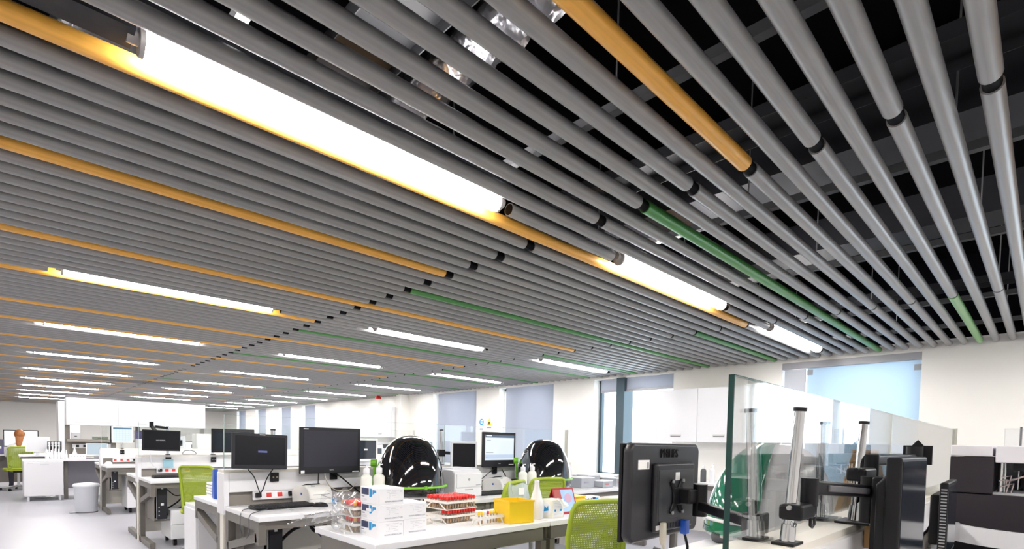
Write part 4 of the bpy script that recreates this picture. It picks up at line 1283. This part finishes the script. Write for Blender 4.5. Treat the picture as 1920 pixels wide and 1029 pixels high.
# tall white unit at the aisle end behind the front bench
t = thing('aisle_cabinet', 'plain white cabinet standing behind the front bench at the aisle', 'cabinet', (1.185, 5.095, 0), 0)
bx('carcass', white_lam, t, .0, .42, .0, .42, .06, .66, .002)
bx('top_panel', white_gloss, t, -.004, .424, -.004, .424, .66, .685, .002)
bx('side_door', white_lam, t, -.016, -.001, .01, .41, .07, .655, .002)
bx('plinth', dk_grey, t, .03, .40, .03, .39, 0, .06)

# loose cables
def cable(label, pts, r=.004, m=black):
    P_ = [Vector(p) for p in pts]
    out = []
    n = len(P_)
    for i_ in range(n - 1):
        p0 = P_[max(0, i_ - 1)]; p1 = P_[i_]; p2 = P_[i_ + 1]; p3 = P_[min(n - 1, i_ + 2)]
        for k in range(8):
            u = k / 8
            out.append(.5 * ((2 * p1) + (p2 - p0) * u + (2 * p0 - 5 * p1 + 4 * p2 - p3) * u * u + (3 * p1 - p0 - 3 * p2 + p3) * u ** 3))
    out.append(P_[-1])
    o = MB().tube(out, r, 6).build('cable', m); tag(o, label, 'cable')
    return o
cable('thin grey cable looping off the front bench desk end', [(1.36, 3.98, .79), (1.22, 3.92, .792), (1.155, 3.84, .78), (1.135, 3.80, .70), (1.135, 3.76, .63), (1.135, 3.68, .625), (1.135, 3.62, .68), (1.14, 3.63, .775), (1.20, 3.70, .792), (1.34, 3.84, .792)], .003, dk_grey)
cable('black lead from the tilted monitor to the power strip, left one', [(1.27, 4.075, 1.06), (1.33, 4.13, 1.0), (1.36, 4.14, .92), (1.38, 4.155, .875)])
cable('black lead from the tilted monitor to the power strip, right one', [(1.45, 4.085, 1.06), (1.42, 4.13, .98), (1.40, 4.14, .91), (1.385, 4.155, .875)])
cable('black lead hanging from the large all-in-one monitor', [(1.82, 4.12, 1.02), (1.83, 4.15, .94), (1.83, 4.15, .87), (1.84, 4.15, .80)])
cable('cream lead swinging behind the plastic bag', [(1.87, 4.12, 1.02), (1.91, 4.15, .93), (1.98, 4.15, .87), (2.10, 4.15, .86), (2.16, 4.14, .92)], .004, w_)
cable('thick black lead under the large all-in-one monitor', [(1.93, 4.12, 1.02), (2.02, 4.15, .98), (2.12, 4.15, .90), (2.22, 4.14, .82)], .006)
cable('black cable bundle under the front bench, upper loop', [(1.38, 3.86, .50), (1.50, 3.84, .62), (1.62, 3.82, .66), (1.70, 3.82, .70), (1.74, 3.82, .64), (1.66, 3.82, .60), (1.62, 3.84, .68)], .012)
cable('black cable running right under the front bench', [(1.62, 3.82, .66), (1.75, 3.8, .58), (1.95, 3.8, .52), (2.4, 3.82, .50)], .006)
cable('dark blue cable hanging under the front bench', [(1.62, 3.84, .66), (1.70, 3.8, .56), (1.80, 3.75, .42), (1.86, 3.7, .25)], .006, mat('cable_navy', (.01, .02, .07), .4))
cable('black cable loop under the middle bench, upper', [(1.36, 7.25, .66), (1.45, 7.22, .58), (1.56, 7.22, .62), (1.60, 7.22, .70), (1.66, 7.22, .68), (1.60, 7.22, .58)], .006)
cable('black cable loop under the middle bench, lower', [(1.34, 7.3, .40), (1.46, 7.22, .50), (1.56, 7.22, .60), (1.62, 7.22, .54), (1.50, 7.22, .44), (1.36, 7.22, .36)], .009)
cable('white lead from the widescreen monitor to its power strip', [(1.24, 7.47, 1.10), (1.25, 7.52, 1.0), (1.28, 7.60, .93), (1.36, 7.635, .87)], .004, white_gloss)
cable('black lead under the pale lit monitor', [(3.74, 4.1, 1.02), (3.66, 4.14, .95), (3.56, 4.15, .88), (3.52, 4.15, .82)], .005)
cable('black lead right of the second label printer', [(3.86, 4.12, 1.0), (3.94, 4.15, .93), (4.02, 4.15, .85), (3.95, 4.12, .80)], .006)

# front bench far side and middle bench small things
t = thing('blue_folder', 'bright blue folder case standing at the end of the front bench', 'folder', (1.22, 4.78, T0), math.radians(-6))
MB().prism([(-.06, 0), (.06, 0), (.02, .245), (-.03, .245)], 'x', 0, .30).build('case', blue_p, t, .006)
bx('window', mat('violet_window', (.08, .02, .30), .3), t, .06, .28, -.050, -.046, .16, .22)
t = thing('paper_stack', 'stack of white papers and foam trays beside the blue folder', 'papers', (1.24, 4.95, T0), 0)
for k in range(5): bx('sheet_bundle', wht_print, t, -.004 * (k % 2), .20, -.08 + .006 * (k % 3), .10, k * .025, k * .025 + .018, .003)
for k, (x, lab) in enumerate(((1.78, 'left'), (1.90, 'right'))):
    r, P = rack('rack of yellow capped tubes under the round-cornered monitor, %s one' % lab, (x, 7.36, T0), 0, 4, 3, .025, .025)
    for i_ in range(4):
        for j_ in range(3):
            a_, b_, c_ = P(i_, j_); tube_at(a_, b_, c_, yel_cap if (i_ + j_) % 4 else org_cap, rc_label('yellow capped tube' if (i_ + j_) % 4 else 'orange capped tube', i_, j_, lab + ' middle bench rack'), 'tubes on the middle bench')
t = thing('safety_glasses', 'black framed safety glasses lying on the middle partition', 'glasses', (1.70, ROWS['B'], 1.0525), 0)
MB().tube([(-.075, -.03, .004), (-.07, -.02, .03), (-.04, .02, .05), (.02, .03, .055), (.06, .0, .045), (.075, -.03, .02), (.075, -.03, .004)], .004, 8).build('frame', black, t)
MB().tube([(-.075, -.03, .004), (0, -.035, .006), (.075, -.03, .004)], .003, 6).build('lens_rim', dk_grey, t)
o = thing('small_printer', 'beige mouse-shaped scanner beside the power strip by the bin', 'scanner', (1.24, 11.02, T0), .3); MB().lathe([(.05, 0), (.055, .02), (.03, .045), (0, .05)], n=16).build('body', off_white, o); bx('grip', dk_grey, o, .0, .045, -.01, .01, .035, .05)
o = thing('blue_pipette_stand', 'small blue clip on the partition right of the silver framed monitor', 'clip', (3.50, YA + .02, 1.0525), 0); bx('clip_body', blue_p, o, 0, .06, 0, .02, 0, .025, .003); bx('clip_stem', black, o, -.03, .0, .005, .012, .01, .04)
bx_ = thing('blue_cap_tub', 'small blue lidded tub beside the first label printer', 'tub', (1.865, 3.93, T0)); MB().lathe([(.018, 0), (.02, .03)], n=14).build('tub', cyan, bx_); MB().lathe([(.022, .03), (.022, .04), (0, .04)], n=14).build('lid', cyan, bx_)
# ================================================================== WINDOW WALL FITTINGS
def wall_cab(label, y0, y1, nd, z0=1.352, z1=2.14, xf=7.25, ratio=None):
    t = thing('wall_cabinet', label, 'cabinet', (xf, y0, z0), 0, 'white wall cabinets')
    L, h = y1 - y0, z1 - z0
    bx('carcass', white_lam, t, .02, 7.6 - xf - .002, 0, L, 0, h, .002)
    for k in range(nd):
        a, b = k * L / nd + .002, (k + 1) * L / nd - .002
        d = bx('door', white_gloss, t, 0, .019, a, b, .002, h - .002, .002)
        m = (a + b) / 2
        hh = bx('handle', steel, d, -.006, 0, m - .085, m + .085, .075, .115)
        bx('handle_recess', dk_grey, hh, -.0065, -.0055, m - .078, m + .078, .082, .092)
    return t
wall_cab('white two-door wall cabinet with steel recessed handles, behind the nearest glass', 2.93, 4.26, 2)
wall_cab('long white wall cabinet far down the window wall', 12.0, 16.7, 4, 1.36, 2.15)
# pictograms on the pillar between windows
t = thing('safety_sign', 'blue round mandatory safety sign on the pillar', 'sign', (XR_, 8.80, 1.72), 0)
bx('sign_plate', wht_print, t, -.006, 0, -.085, .085, -.19, .105, .001)
MB().cyl((-.0075, 0, .01), (-.006, 0, .01), .072, n=32).build('blue_disc', cyan, t)
for k, (a, b, z) in enumerate(((-.035, .035, .045), (-.045, .045, .015), (-.03, .03, -.015))): bx('pictogram', wht_print, t, -.0085, -.0075, a, b, z - .010, z + .010)
for k in range(3): bx('caption', ink, t, -.0075, -.006, -.06, .06, -.11 - k * .03, -.098 - k * .03)
t = thing('safety_sign', 'yellow triangle hazard sign on the pillar', 'sign', (XR_, 8.545, 1.72), 0)
bx('sign_plate', wht_print, t, -.006, 0, -.10, .10, -.19, .115, .001)
MB().prism([(-.085, -.07), (.085, -.07), (0, .10)], 'x', -.0075, -.006).build('yellow_triangle', yellow_p, t)
MB().cyl((-.0085, 0, -.01), (-.0075, 0, -.01), .022, n=14).build('pictogram', black, t)
bx('pictogram', black, t, -.0085, -.0075, -.012, .012, -.055, -.03)
bx('caption', red_p, t, -.0075, -.006, -.07, .07, -.125, -.10)
for k in range(2): bx('caption', pale_ink, t, -.0075, -.006, -.06, .06, -.15 - k * .02, -.142 - k * .02)
t = thing('fire_sounder', 'red fire sounder hanging below the ceiling pipes at the far windows', 'alarm', (7.2, 12.6, 2.38), 0)
MB().lathe([(.055, .09), (.06, .05), (.075, .04), (.075, .005), (.06, 0)], n=24).build('body', red_p, t)
MB().cyl((0, 0, .085), (0, 0, .10), .06, n=20).build('mount_plate', white_gloss, t)

# bench along the window wall
t = thing('wall_bench', 'long white bench along the window wall', 'bench', (6.88, 2.6, 0), 0)
bx('worktop', white_lam, t, 0, .70, 0, 3.05, .755, .785, .003)
bx('apron', taupe, t, .03, .06, .03, 3.02, .69, .755)
for y in (.02, 1.5, 2.98):
    bx('leg', taupe, t, .05, .10, y, y + .05, 0, .69); bx('leg', taupe, t, .62, .67, y, y + .05, 0, .69)
t = thing('wall_bench', 'long white bench along the window wall, far half of the room', 'bench', (6.88, 8.9, 0), 0)
bx('worktop', white_lam, t, 0, .70, 0, 8.6, .755, .785, .003)
bx('apron', taupe, t, .03, .06, .03, 8.57, .69, .755)
for y in (.02, 2.9, 5.7, 8.5):
    bx('leg', taupe, t, .05, .10, y, y + .05, 0, .69); bx('leg', taupe, t, .62, .67, y, y + .05, 0, .69)
# bottles on the wall bench beside the cabinet
for k, (x, y, h_, m_, nm) in enumerate(((7.1, 3.55, .28, mat('reagent_teal', (.10, .35, .42), .3), 'teal'), (7.15, 3.42, .24, dk_grey, 'dark'), (7.12, 3.28, .26, white_gloss, 'white'))):
    bottle('reagent_bottle', '%s reagent bottle under the two-door wall cabinet' % nm, (x, y, T0), .04, h_, m_, group='reagent bottles on the wall bench')

# ================================================================== FAR EQUIPMENT
def instrument(label, loc, rz, w, d, h, body=white_gloss, band=grey, win=None, step=.45):
    t = thing('bench_instrument', label, 'instrument', loc, rz, 'boxy white bench instruments')
    MB().prism([(0, 0), (d, 0), (d, h), (d * .35, h), (d * .22, h * step), (0, h * step)], 'x', 0, w).build('body', body, t, .008)
    bx('band', band, t, .01, w - .01, -.004, .0, h * step * .55, h * step * .72)
    bx('display', win or scr_blue, t, w * .55, w * .9, d * .22 + .02, d * .22 + .03, h * .62, h * .85)
    bx('lid_seam', band, t, -.001, w + .001, d * .5, d * .51, h * step, h + .001)
    return t
pale_scr = screen_mat('screen_pale', (.75, .90, 1.0), .7)
blue_scr = screen_mat('screen_blue', (.12, .32, .70), .8)
violet = mat('violet_plastic', (.10, .085, .22), .4)
instrument('white boxy instrument with a dark lower band, behind the widescreen monitor', (1.9, 11.55, T0), 0, .62, .55, .50, lt_grey, dk_grey)
instrument('pale grey instrument beyond the round-cornered monitor', (2.7, 11.5, T0), 0, .55, .55, .55, off_white, grey)
instrument('white instrument with a grey seam, window end of the row by the bin', (3.5, 11.5, T0), 0, .65, .55, .42, white_gloss, grey)
instrument('white printer-like instrument on the far side of the middle row', (2.2, 8.0, T0), 0, .55, .5, .22, white_gloss, grey)
instrument('white instrument with a dark top on the middle row, near the silver framed monitor', (4.3, 8.05, T0), 0, .5, .5, .42, white_gloss, charcoal)
instrument('pale teal instrument by the far windows', (6.95, 10.2, T0), PI / 2 * 0, .45, .5, .48, mat('pale_teal', (.42, .52, .54), .4), grey)
instrument('white instrument under the long wall cabinet, nearer one', (6.95, 12.3, T0), 0, .55, .5, .45, white_gloss, grey)
instrument('white instrument under the long wall cabinet, farther one', (6.95, 14.2, T0), 0, .55, .5, .42, off_white, dk_grey)
t, s, T = monitor('desktop_monitor', 'small silver framed monitor with dark screen, left of the front dome', (4.1, YB - .12, 0), 0, .42, .36, 1.13, off_white, scr_blue, .03, .035, .05)
spine_mount(t, (0, .105), 1.1)
MB().at(T).box(-.04, .04, .045, .12, -.03, .03).build('arm_joint', black, t)
patch(t, T, 'standby_cup', wht_print, -.03, .03, -.01, .015)
t, s, T = monitor('desktop_monitor', 'small monitor with a blue lit page, between the two big dark monitors', (3.55, YC - .15, 0), 0, .42, .33, 1.20, black, blue_scr, .02, .03, .05)
spine_mount(t, (0, .135), 1.1)
MB().at(T).box(-.04, .04, .045, .15, -.03, .03).build('arm_joint', black, t)
patch(t, T, 'page_block', pale_scr, -.10, .14, -.12, .02)
patch(t, T, 'page_block', pale_scr, -.17, .17, .09, .11)

# ---- row D: bench with overhead cabinets
YD = 14.75
t = thing('shelf_bench', 'white bench with grey upright posts and a shelf under the overhead cabinets', 'bench', (.22, 13.25, 0), 0)
bx('worktop', white_lam, t, 0, 3.35, 0, 1.35, .752, .785, .003)
bx('raised_top', white_lam, t, -.03, .55, 1.0, 1.9, .80, .83, .003)
for x in (.68, 1.9, 3.2):
    bx('post', chan_m, t, x, x + .08, 1.20, 1.28, .785, 1.98)
bx('shelf', chan_m, t, .70, 3.28, 1.0, 1.30, 1.12, 1.17)
bx('back_panel', chan_m, t, .70, 1.55, 1.26, 1.30, .80, 1.12)
bx('socket_rail', white_gloss, t, .80, 1.45, 1.235, 1.26, .98, 1.07)
for k in range(3): bx('socket', black, t, .86 + k * .12, .91 + k * .12, 1.225, 1.236, 1.0, 1.05)
bx('modesty_panel', mat('grey_lilac_panel', (.40, .39, .43), .5), t, .62, 3.3, 1.0, 1.03, .15, .75)
for x in (.60, 3.25):
    bx('leg', taupe, t, x, x + .06, .25, .31, 0, .752); bx('leg', taupe, t, x, x + .06, 1.2, 1.26, 0, .752)
for n_, (x0, x1, lab) in enumerate(((.90, 1.75, 'white overhead cabinet at the left end, above the shelf posts'), (1.752, 3.42, 'long white overhead cabinet at the right end, above the lit schedule screen'))):
    t = thing('overhead_cabinet', lab, 'cabinet', (x0, 14.02, 1.47), 0, 'overhead cabinets of the far bench')
    L = x1 - x0
    bx('carcass', white_lam, t, 0, L, .02, .42, 0, .56, .002)
    nd = 2
    for k in range(nd):
        d = bx('door', white_gloss, t, k * L / nd + .002, (k + 1) * L / nd - .002, 0, .02, .002, .558, .002)
        m = (k + .5) * L / nd
        bx('handle', steel, d, m - .09, m + .09, -.008, 0, .05, .075)
    bx('top_cover', mat('cabinet_top', (.10, .095, .10), .6), t, 0, L, -.01, .44, .56, .60)
    for x in (.06, L - .1): bx('hanger', chan_m, t, x, x + .05, .36, .42, -.31 if False else -.005, 0)
t = thing('tall_cabinet', 'tall narrow white cabinet behind the overhead cabinets', 'cabinet', (.90, 16.3, 0), 0)
bx('carcass', white_lam, t, 0, .40, .02, .6, .08, 2.05, .002); bx('door', white_gloss, t, .003, .397, 0, .02, .09, 2.04, .002); bx('plinth', dk_grey, t, .02, .38, .04, .58, 0, .08); bx('handle', steel, t, .34, .36, -.015, 0, 1.0, 1.2)
# white aisle cabinet at the bench end
t = thing('drawer_cabinet', 'wide white cabinet on short feet at the aisle end of the far bench', 'cabinet', (.235, 13.12, 0), 0)
bx('carcass', white_lam, t, 0, .56, .12, 1.25, .10, .748, .003)
d = bx('front_door', white_gloss, t, .004, .556, .10, .12, .105, .742, .003)
bx('handle', lt_grey, d, .23, .35, .092, .10, .69, .705)
bx('name_plate', pale_ink, d, .05, .13, .098, .10, .715, .722)
for (x, y) in ((.04, .15), (.49, .15), (.04, 1.15), (.49, 1.15)):
    bx('foot', lt_grey, t, x, x + .035, y, y + .035, 0, .10)
# bin
t = thing('pedal_bin', 'pale grey plastic pedal bin standing in the aisle', 'bin', (.945, 11.02, 0), 0)
bin_m = mat('bin_grey', (.55, .57, .62), .45)
MB().lathe([(.135, .0), (.14, .01), (.165, .42), (.165, .43)], n=32).build('bucket', bin_m, t)
MB().lathe([(.18, .43), (.182, .45), (.16, .475), (.08, .487), (0, .49)], n=32).build('lid', mat('bin_lid', (.70, .72, .76), .4), t)
MB().lathe([(.150, .0), (.150, .015), (.138, .016)], n=32).build('base_ring', dk_grey, t)
bx('pedal', lt_grey, t, -.22, -.13, -.06, .0, .01, .03, .006)
# things on the far bench
random.seed(11)
for k in range(11):
    x = .58 + .28 * (k % 6) / 5 + random.uniform(-.01, .01); y = 13.42 + .22 * (k // 6)
    bottle('squeeze_bottle', 'white squeeze bottle, %s from the left in the %s row of the far bench cluster' % (ORD[k % 6], ('front', 'back')[k // 6]), (x, y, T0), .022, .16 + .05 * random.random(), white_gloss, bool(k % 2), group='squeeze bottles on the far bench')
t = thing('pipette_rack', 'dark pipette stand with hanging pipettes on the far bench', 'stand', (.66, 14.0, T0), 0)
bx('panel', charcoal, t, -.06, .16, 0, .02, .12, .34, .004); bx('foot', dk_grey, t, -.05, .15, -.06, .08, 0, .015); bx('upright', dk_grey, t, .03, .07, .005, .018, .015, .13)
for k in range(4): MB().cyl((-.03 + k * .05, -.02, .10), (-.03 + k * .05, -.02, .33), .010, .013, n=10).build('pipette', lt_grey if k % 2 else white_gloss, t)
for r_ in range(2):
    for k in range(4): bx('dial', white_gloss, t, -.05 + k * .05, -.015 + k * .05, -.004, 0, .29 - r_ * .05, .32 - r_ * .05)
t, s, T = monitor('desktop_monitor', 'white framed pale screen on the far bench left of the bottles', (.46, 14.1, .83), math.radians(0), .36, .30, .23, off_white, mat('pale_panel', (.62, .63, .66), .4), .015, .02, .04)
bx('stand', lt_grey, t, -.03, .03, .01, .05, 0, .12); bx('stand_foot', lt_grey, t, -.09, .09, -.05, .10, 0, .012)
keyboard('black keyboard on the far raised bench top', (.42, 13.95, .785), 0)
t, s, T = monitor('laptop_screen', 'white laptop-like screen with a pale blue page on the far bench', (1.36, 13.75, T0), math.radians(-3), .36, .26, .18, white_gloss, pale_scr, .015, .03, .03)
bx('keyboard_deck', dk_grey, t, -.18, .18, -.16, .02, 0, .02, .004); bx('hinge', grey, t, -.05, .05, .0, .03, .02, .06)
t = thing('connector_box', 'white box with a row of small sockets on the far bench', 'box', (.90, 13.50, T0), 0)
bx('case', white_gloss, t, 0, .26, 0, .16, 0, .095, .006)
for k in range(5): MB().cyl((.04 + k * .045, -.003, .055), (.04 + k * .045, .002, .055), .008, n=10).build('socket', grey, t)
bottle('wash_bottle', 'white spray bottle with a blue label on the far bench', (1.02, 14.0, T0), .04, .22, white_gloss, True)
for k, (x, w_, h_, m_, lab) in enumerate(((1.0, .14, .13, white_gloss, 'small white box on the far shelf, left end'), (1.35, .26, .05, mat('sage', (.28, .34, .26), .5), 'flat sage green tray on the far shelf'), (1.75, .16, .16, lt_grey, 'pale grey tub on the far shelf'), (2.1, .5, .2, violet, 'violet instrument on the far shelf'))):
    t = thing('shelf_item', lab, 'box', (x, 14.30, 1.172), 0)
    bx('case', m_, t, 0, w_, 0, .18, 0, h_, .006); bx('lid', m_, t, -.004, w_ + .004, -.004, .184, h_, h_ + .012, .003); bx('mark', dk_grey, t, w_ * .3, w_ * .6, -.003, 0, h_ * .4, h_ * .55)
instrument('grey instrument with white paper tray behind the schedule screen', (2.05, 13.55, T0), 0, .5, .45, .42, lt_grey, dk_grey)
instrument('white instrument at the window end of the far bench', (2.75, 13.55, T0), 0, .55, .45, .36, white_gloss, dk_grey)

# ---- far left desk with a seated person
t = thing('far_desk', 'white desk in the far left corner where the person sits', 'desk', (-2.2, 16.62, 0), 0)
bx('worktop', white_lam, t, 0, 2.95, 0, .85, .752, .785, .003)
bx('modesty_panel', chan_m, t, .02, 2.93, .60, .63, .10, .75)
for x in (.03, 2.86):
    bx('leg', taupe, t, x, x + .05, .1, .15, 0, .752); bx('leg', taupe, t, x, x + .05, .7, .75, 0, .752)
t, s, T = monitor('desktop_monitor', 'wide thin framed white lit monitor in front of the far person', (.27, 17.2, T0), 0, .62, .40, .36, black, screen_mat('screen_white', (.95, .97, 1.0), 1.0), .018, .022, .04)
bx('stand', black, t, -.03, .03, .01, .05, 0, .18); bx('stand_foot', black, t, -.12, .12, -.06, .12, 0, .014)
t = thing('violet_analyser', 'dark violet stepped analyser at the left edge of the view', 'instrument', (-.75, 16.75, T0), 0)
bx('lower_unit', violet, t, 0, .72, 0, .5, 0, .33, .01); bx('upper_unit', violet, t, .05, .60, .1, .5, .33, .62, .01)
bx('panel', dk_grey, t, .45, .70, -.006, 0, .18, .32); bx('note', wht_print, t, .62, .68, -.008, -.005, .12, .18)

# person: seated, seen from behind, long ginger hair and white coat
def person():
    V = []; E_ = []; Rr = []
    def add(p, r, par=None):
        V.append(p); Rr.append(r)
        if par is not None: E_.append((par, len(V) - 1))
        return len(V) - 1
    pel = add((0, 0, .595), (.15, .105))
    ab = add((0, .02, .68), (.14, .105), pel)
    chs = add((0, .05, .86), (.155, .11), ab)
    upc = add((0, .07, .98), (.12, .085), chs)
    nk = add((0, .085, 1.06), (.052, .055), upc)
    nk2 = add((0, .10, 1.115), (.05, .055), nk)
    hd = add((0, .115, 1.19), (.078, .092), nk2)
    hd2 = add((0, .115, 1.265), (.074, .085), hd)
    for s in (-1, 1):
        sh = add((s * .165, .06, .96), (.062, .062), upc)
        el = add((s * .215, .20, .76), (.046, .046), sh)
        wr = add((s * .14, .43, .80), (.030, .028), el)
        pa = add((s * .13, .49, .805), (.036, .018), wr)
        for f_ in range(4):
            k1 = add((s * .13 + (f_ - 1.5) * .018, .54, .812), (.009, .009), pa)
            add((s * .13 + (f_ - 1.5) * .019, .575 - .006 * abs(f_ - 1.5), .800), (.008, .008), k1)
        th = add((s * .13 - s * .035, .505, .802), (.010, .010), pa)
        add((s * .13 - s * .05, .535, .798), (.009, .009), th)
        hp = add((s * .10, .06, .585), (.09, .085), pel)
        kn = add((s * .12, .44, .565), (.064, .064), hp)
        an = add((s * .12, .40, .12), (.042, .042), kn)
        ft = add((s * .125, .43, .055), (.045, .038), an)
        add((s * .13, .55, .042), (.036, .028), ft)
    me = bpy.data.meshes.new('body_skeleton')
    me.from_pydata(V, E_, [])
    o = bpy.data.objects.new('body_skeleton', me); COL.objects.link(o)
    bpy.context.view_layer.objects.active = o
    sk = o.modifiers.new('skin', 'SKIN')
    sk.use_smooth_shade = True
    for k, sv in enumerate(me.skin_vertices[0].data):
        sv.radius = Rr[k]; sv.use_root = (k == 0)
    ss = o.modifiers.new('sub', 'SUBSURF'); ss.levels = 2; ss.render_levels = 2
    dg = bpy.context.evaluated_depsgraph_get()
    m2 = bpy.data.meshes.new_from_object(o.evaluated_get(dg))
    bpy.data.objects.remove(o)
    return m2
coat_m = mat('coat_white', (.82, .81, .85), .7)
skin_m = mat('skin', (.62, .38, .28), .5)
trous_m = mat('dark_trousers', (.03, .03, .05), .7)
hair_m = mat('ginger_hair', (.36, .13, .035), .5, var=.35, scale=50)
pm = person()
for m_ in (coat_m, skin_m, trous_m): pm.materials.append(m_)
for pg in pm.polygons:
    c_ = pg.center
    idx = 0
    if c_.z > 1.075: idx = 1
    elif c_.y > .42 and c_.z > .70: idx = 1
    elif c_.z < .48 or (c_.y > .16 and c_.z < .64): idx = 2
    pg.material_index = idx; pg.use_smooth = True
per = thing('person', 'person in a white coat with long ginger hair, seated with back to the camera', 'person', (.235, 16.16, 0), math.radians(4))
po = bpy.data.objects.new('body', pm); COL.objects.link(po); po.parent = per
def hairf(u, v):
    a = 2 * PI * u; b = PI * (v - .5)
    return (.094 * math.cos(b) * math.cos(a), .088 + .108 * math.cos(b) * math.sin(a), 1.252 + .105 * math.sin(b))
MB().surf(hairf, 28, 16, True).build('hair', hair_m, per)
def tailf(u, v):
    a = 2 * PI * u
    r = (.078 - .038 * v) * (1 - .6 * max(0, v - .75) / .25)
    return (-.025 * v + r * math.cos(a), .05 - .085 * v + r * .6 * math.sin(a), 1.24 - .30 * v)
MB().surf(tailf, 20, 12, True).build('ponytail', hair_m, per)
for s in (-1, 1):
    MB().lathe([(0, -.006), (.009, -.003), (.009, .003), (0, .006)], (s * .03, .198, 1.235), n=10).build('eye', mat('eye_dark', (.03, .02, .02), .2), per)
MB().prism([(.195, 1.19), (.222, 1.20), (.195, 1.235)], 'x', -.012, .012).build('nose', skin_m, per, .004)
bx('mouth', mat('lips', (.45, .15, .13), .5), per, -.022, .022, .196, .203, 1.163, 1.172)
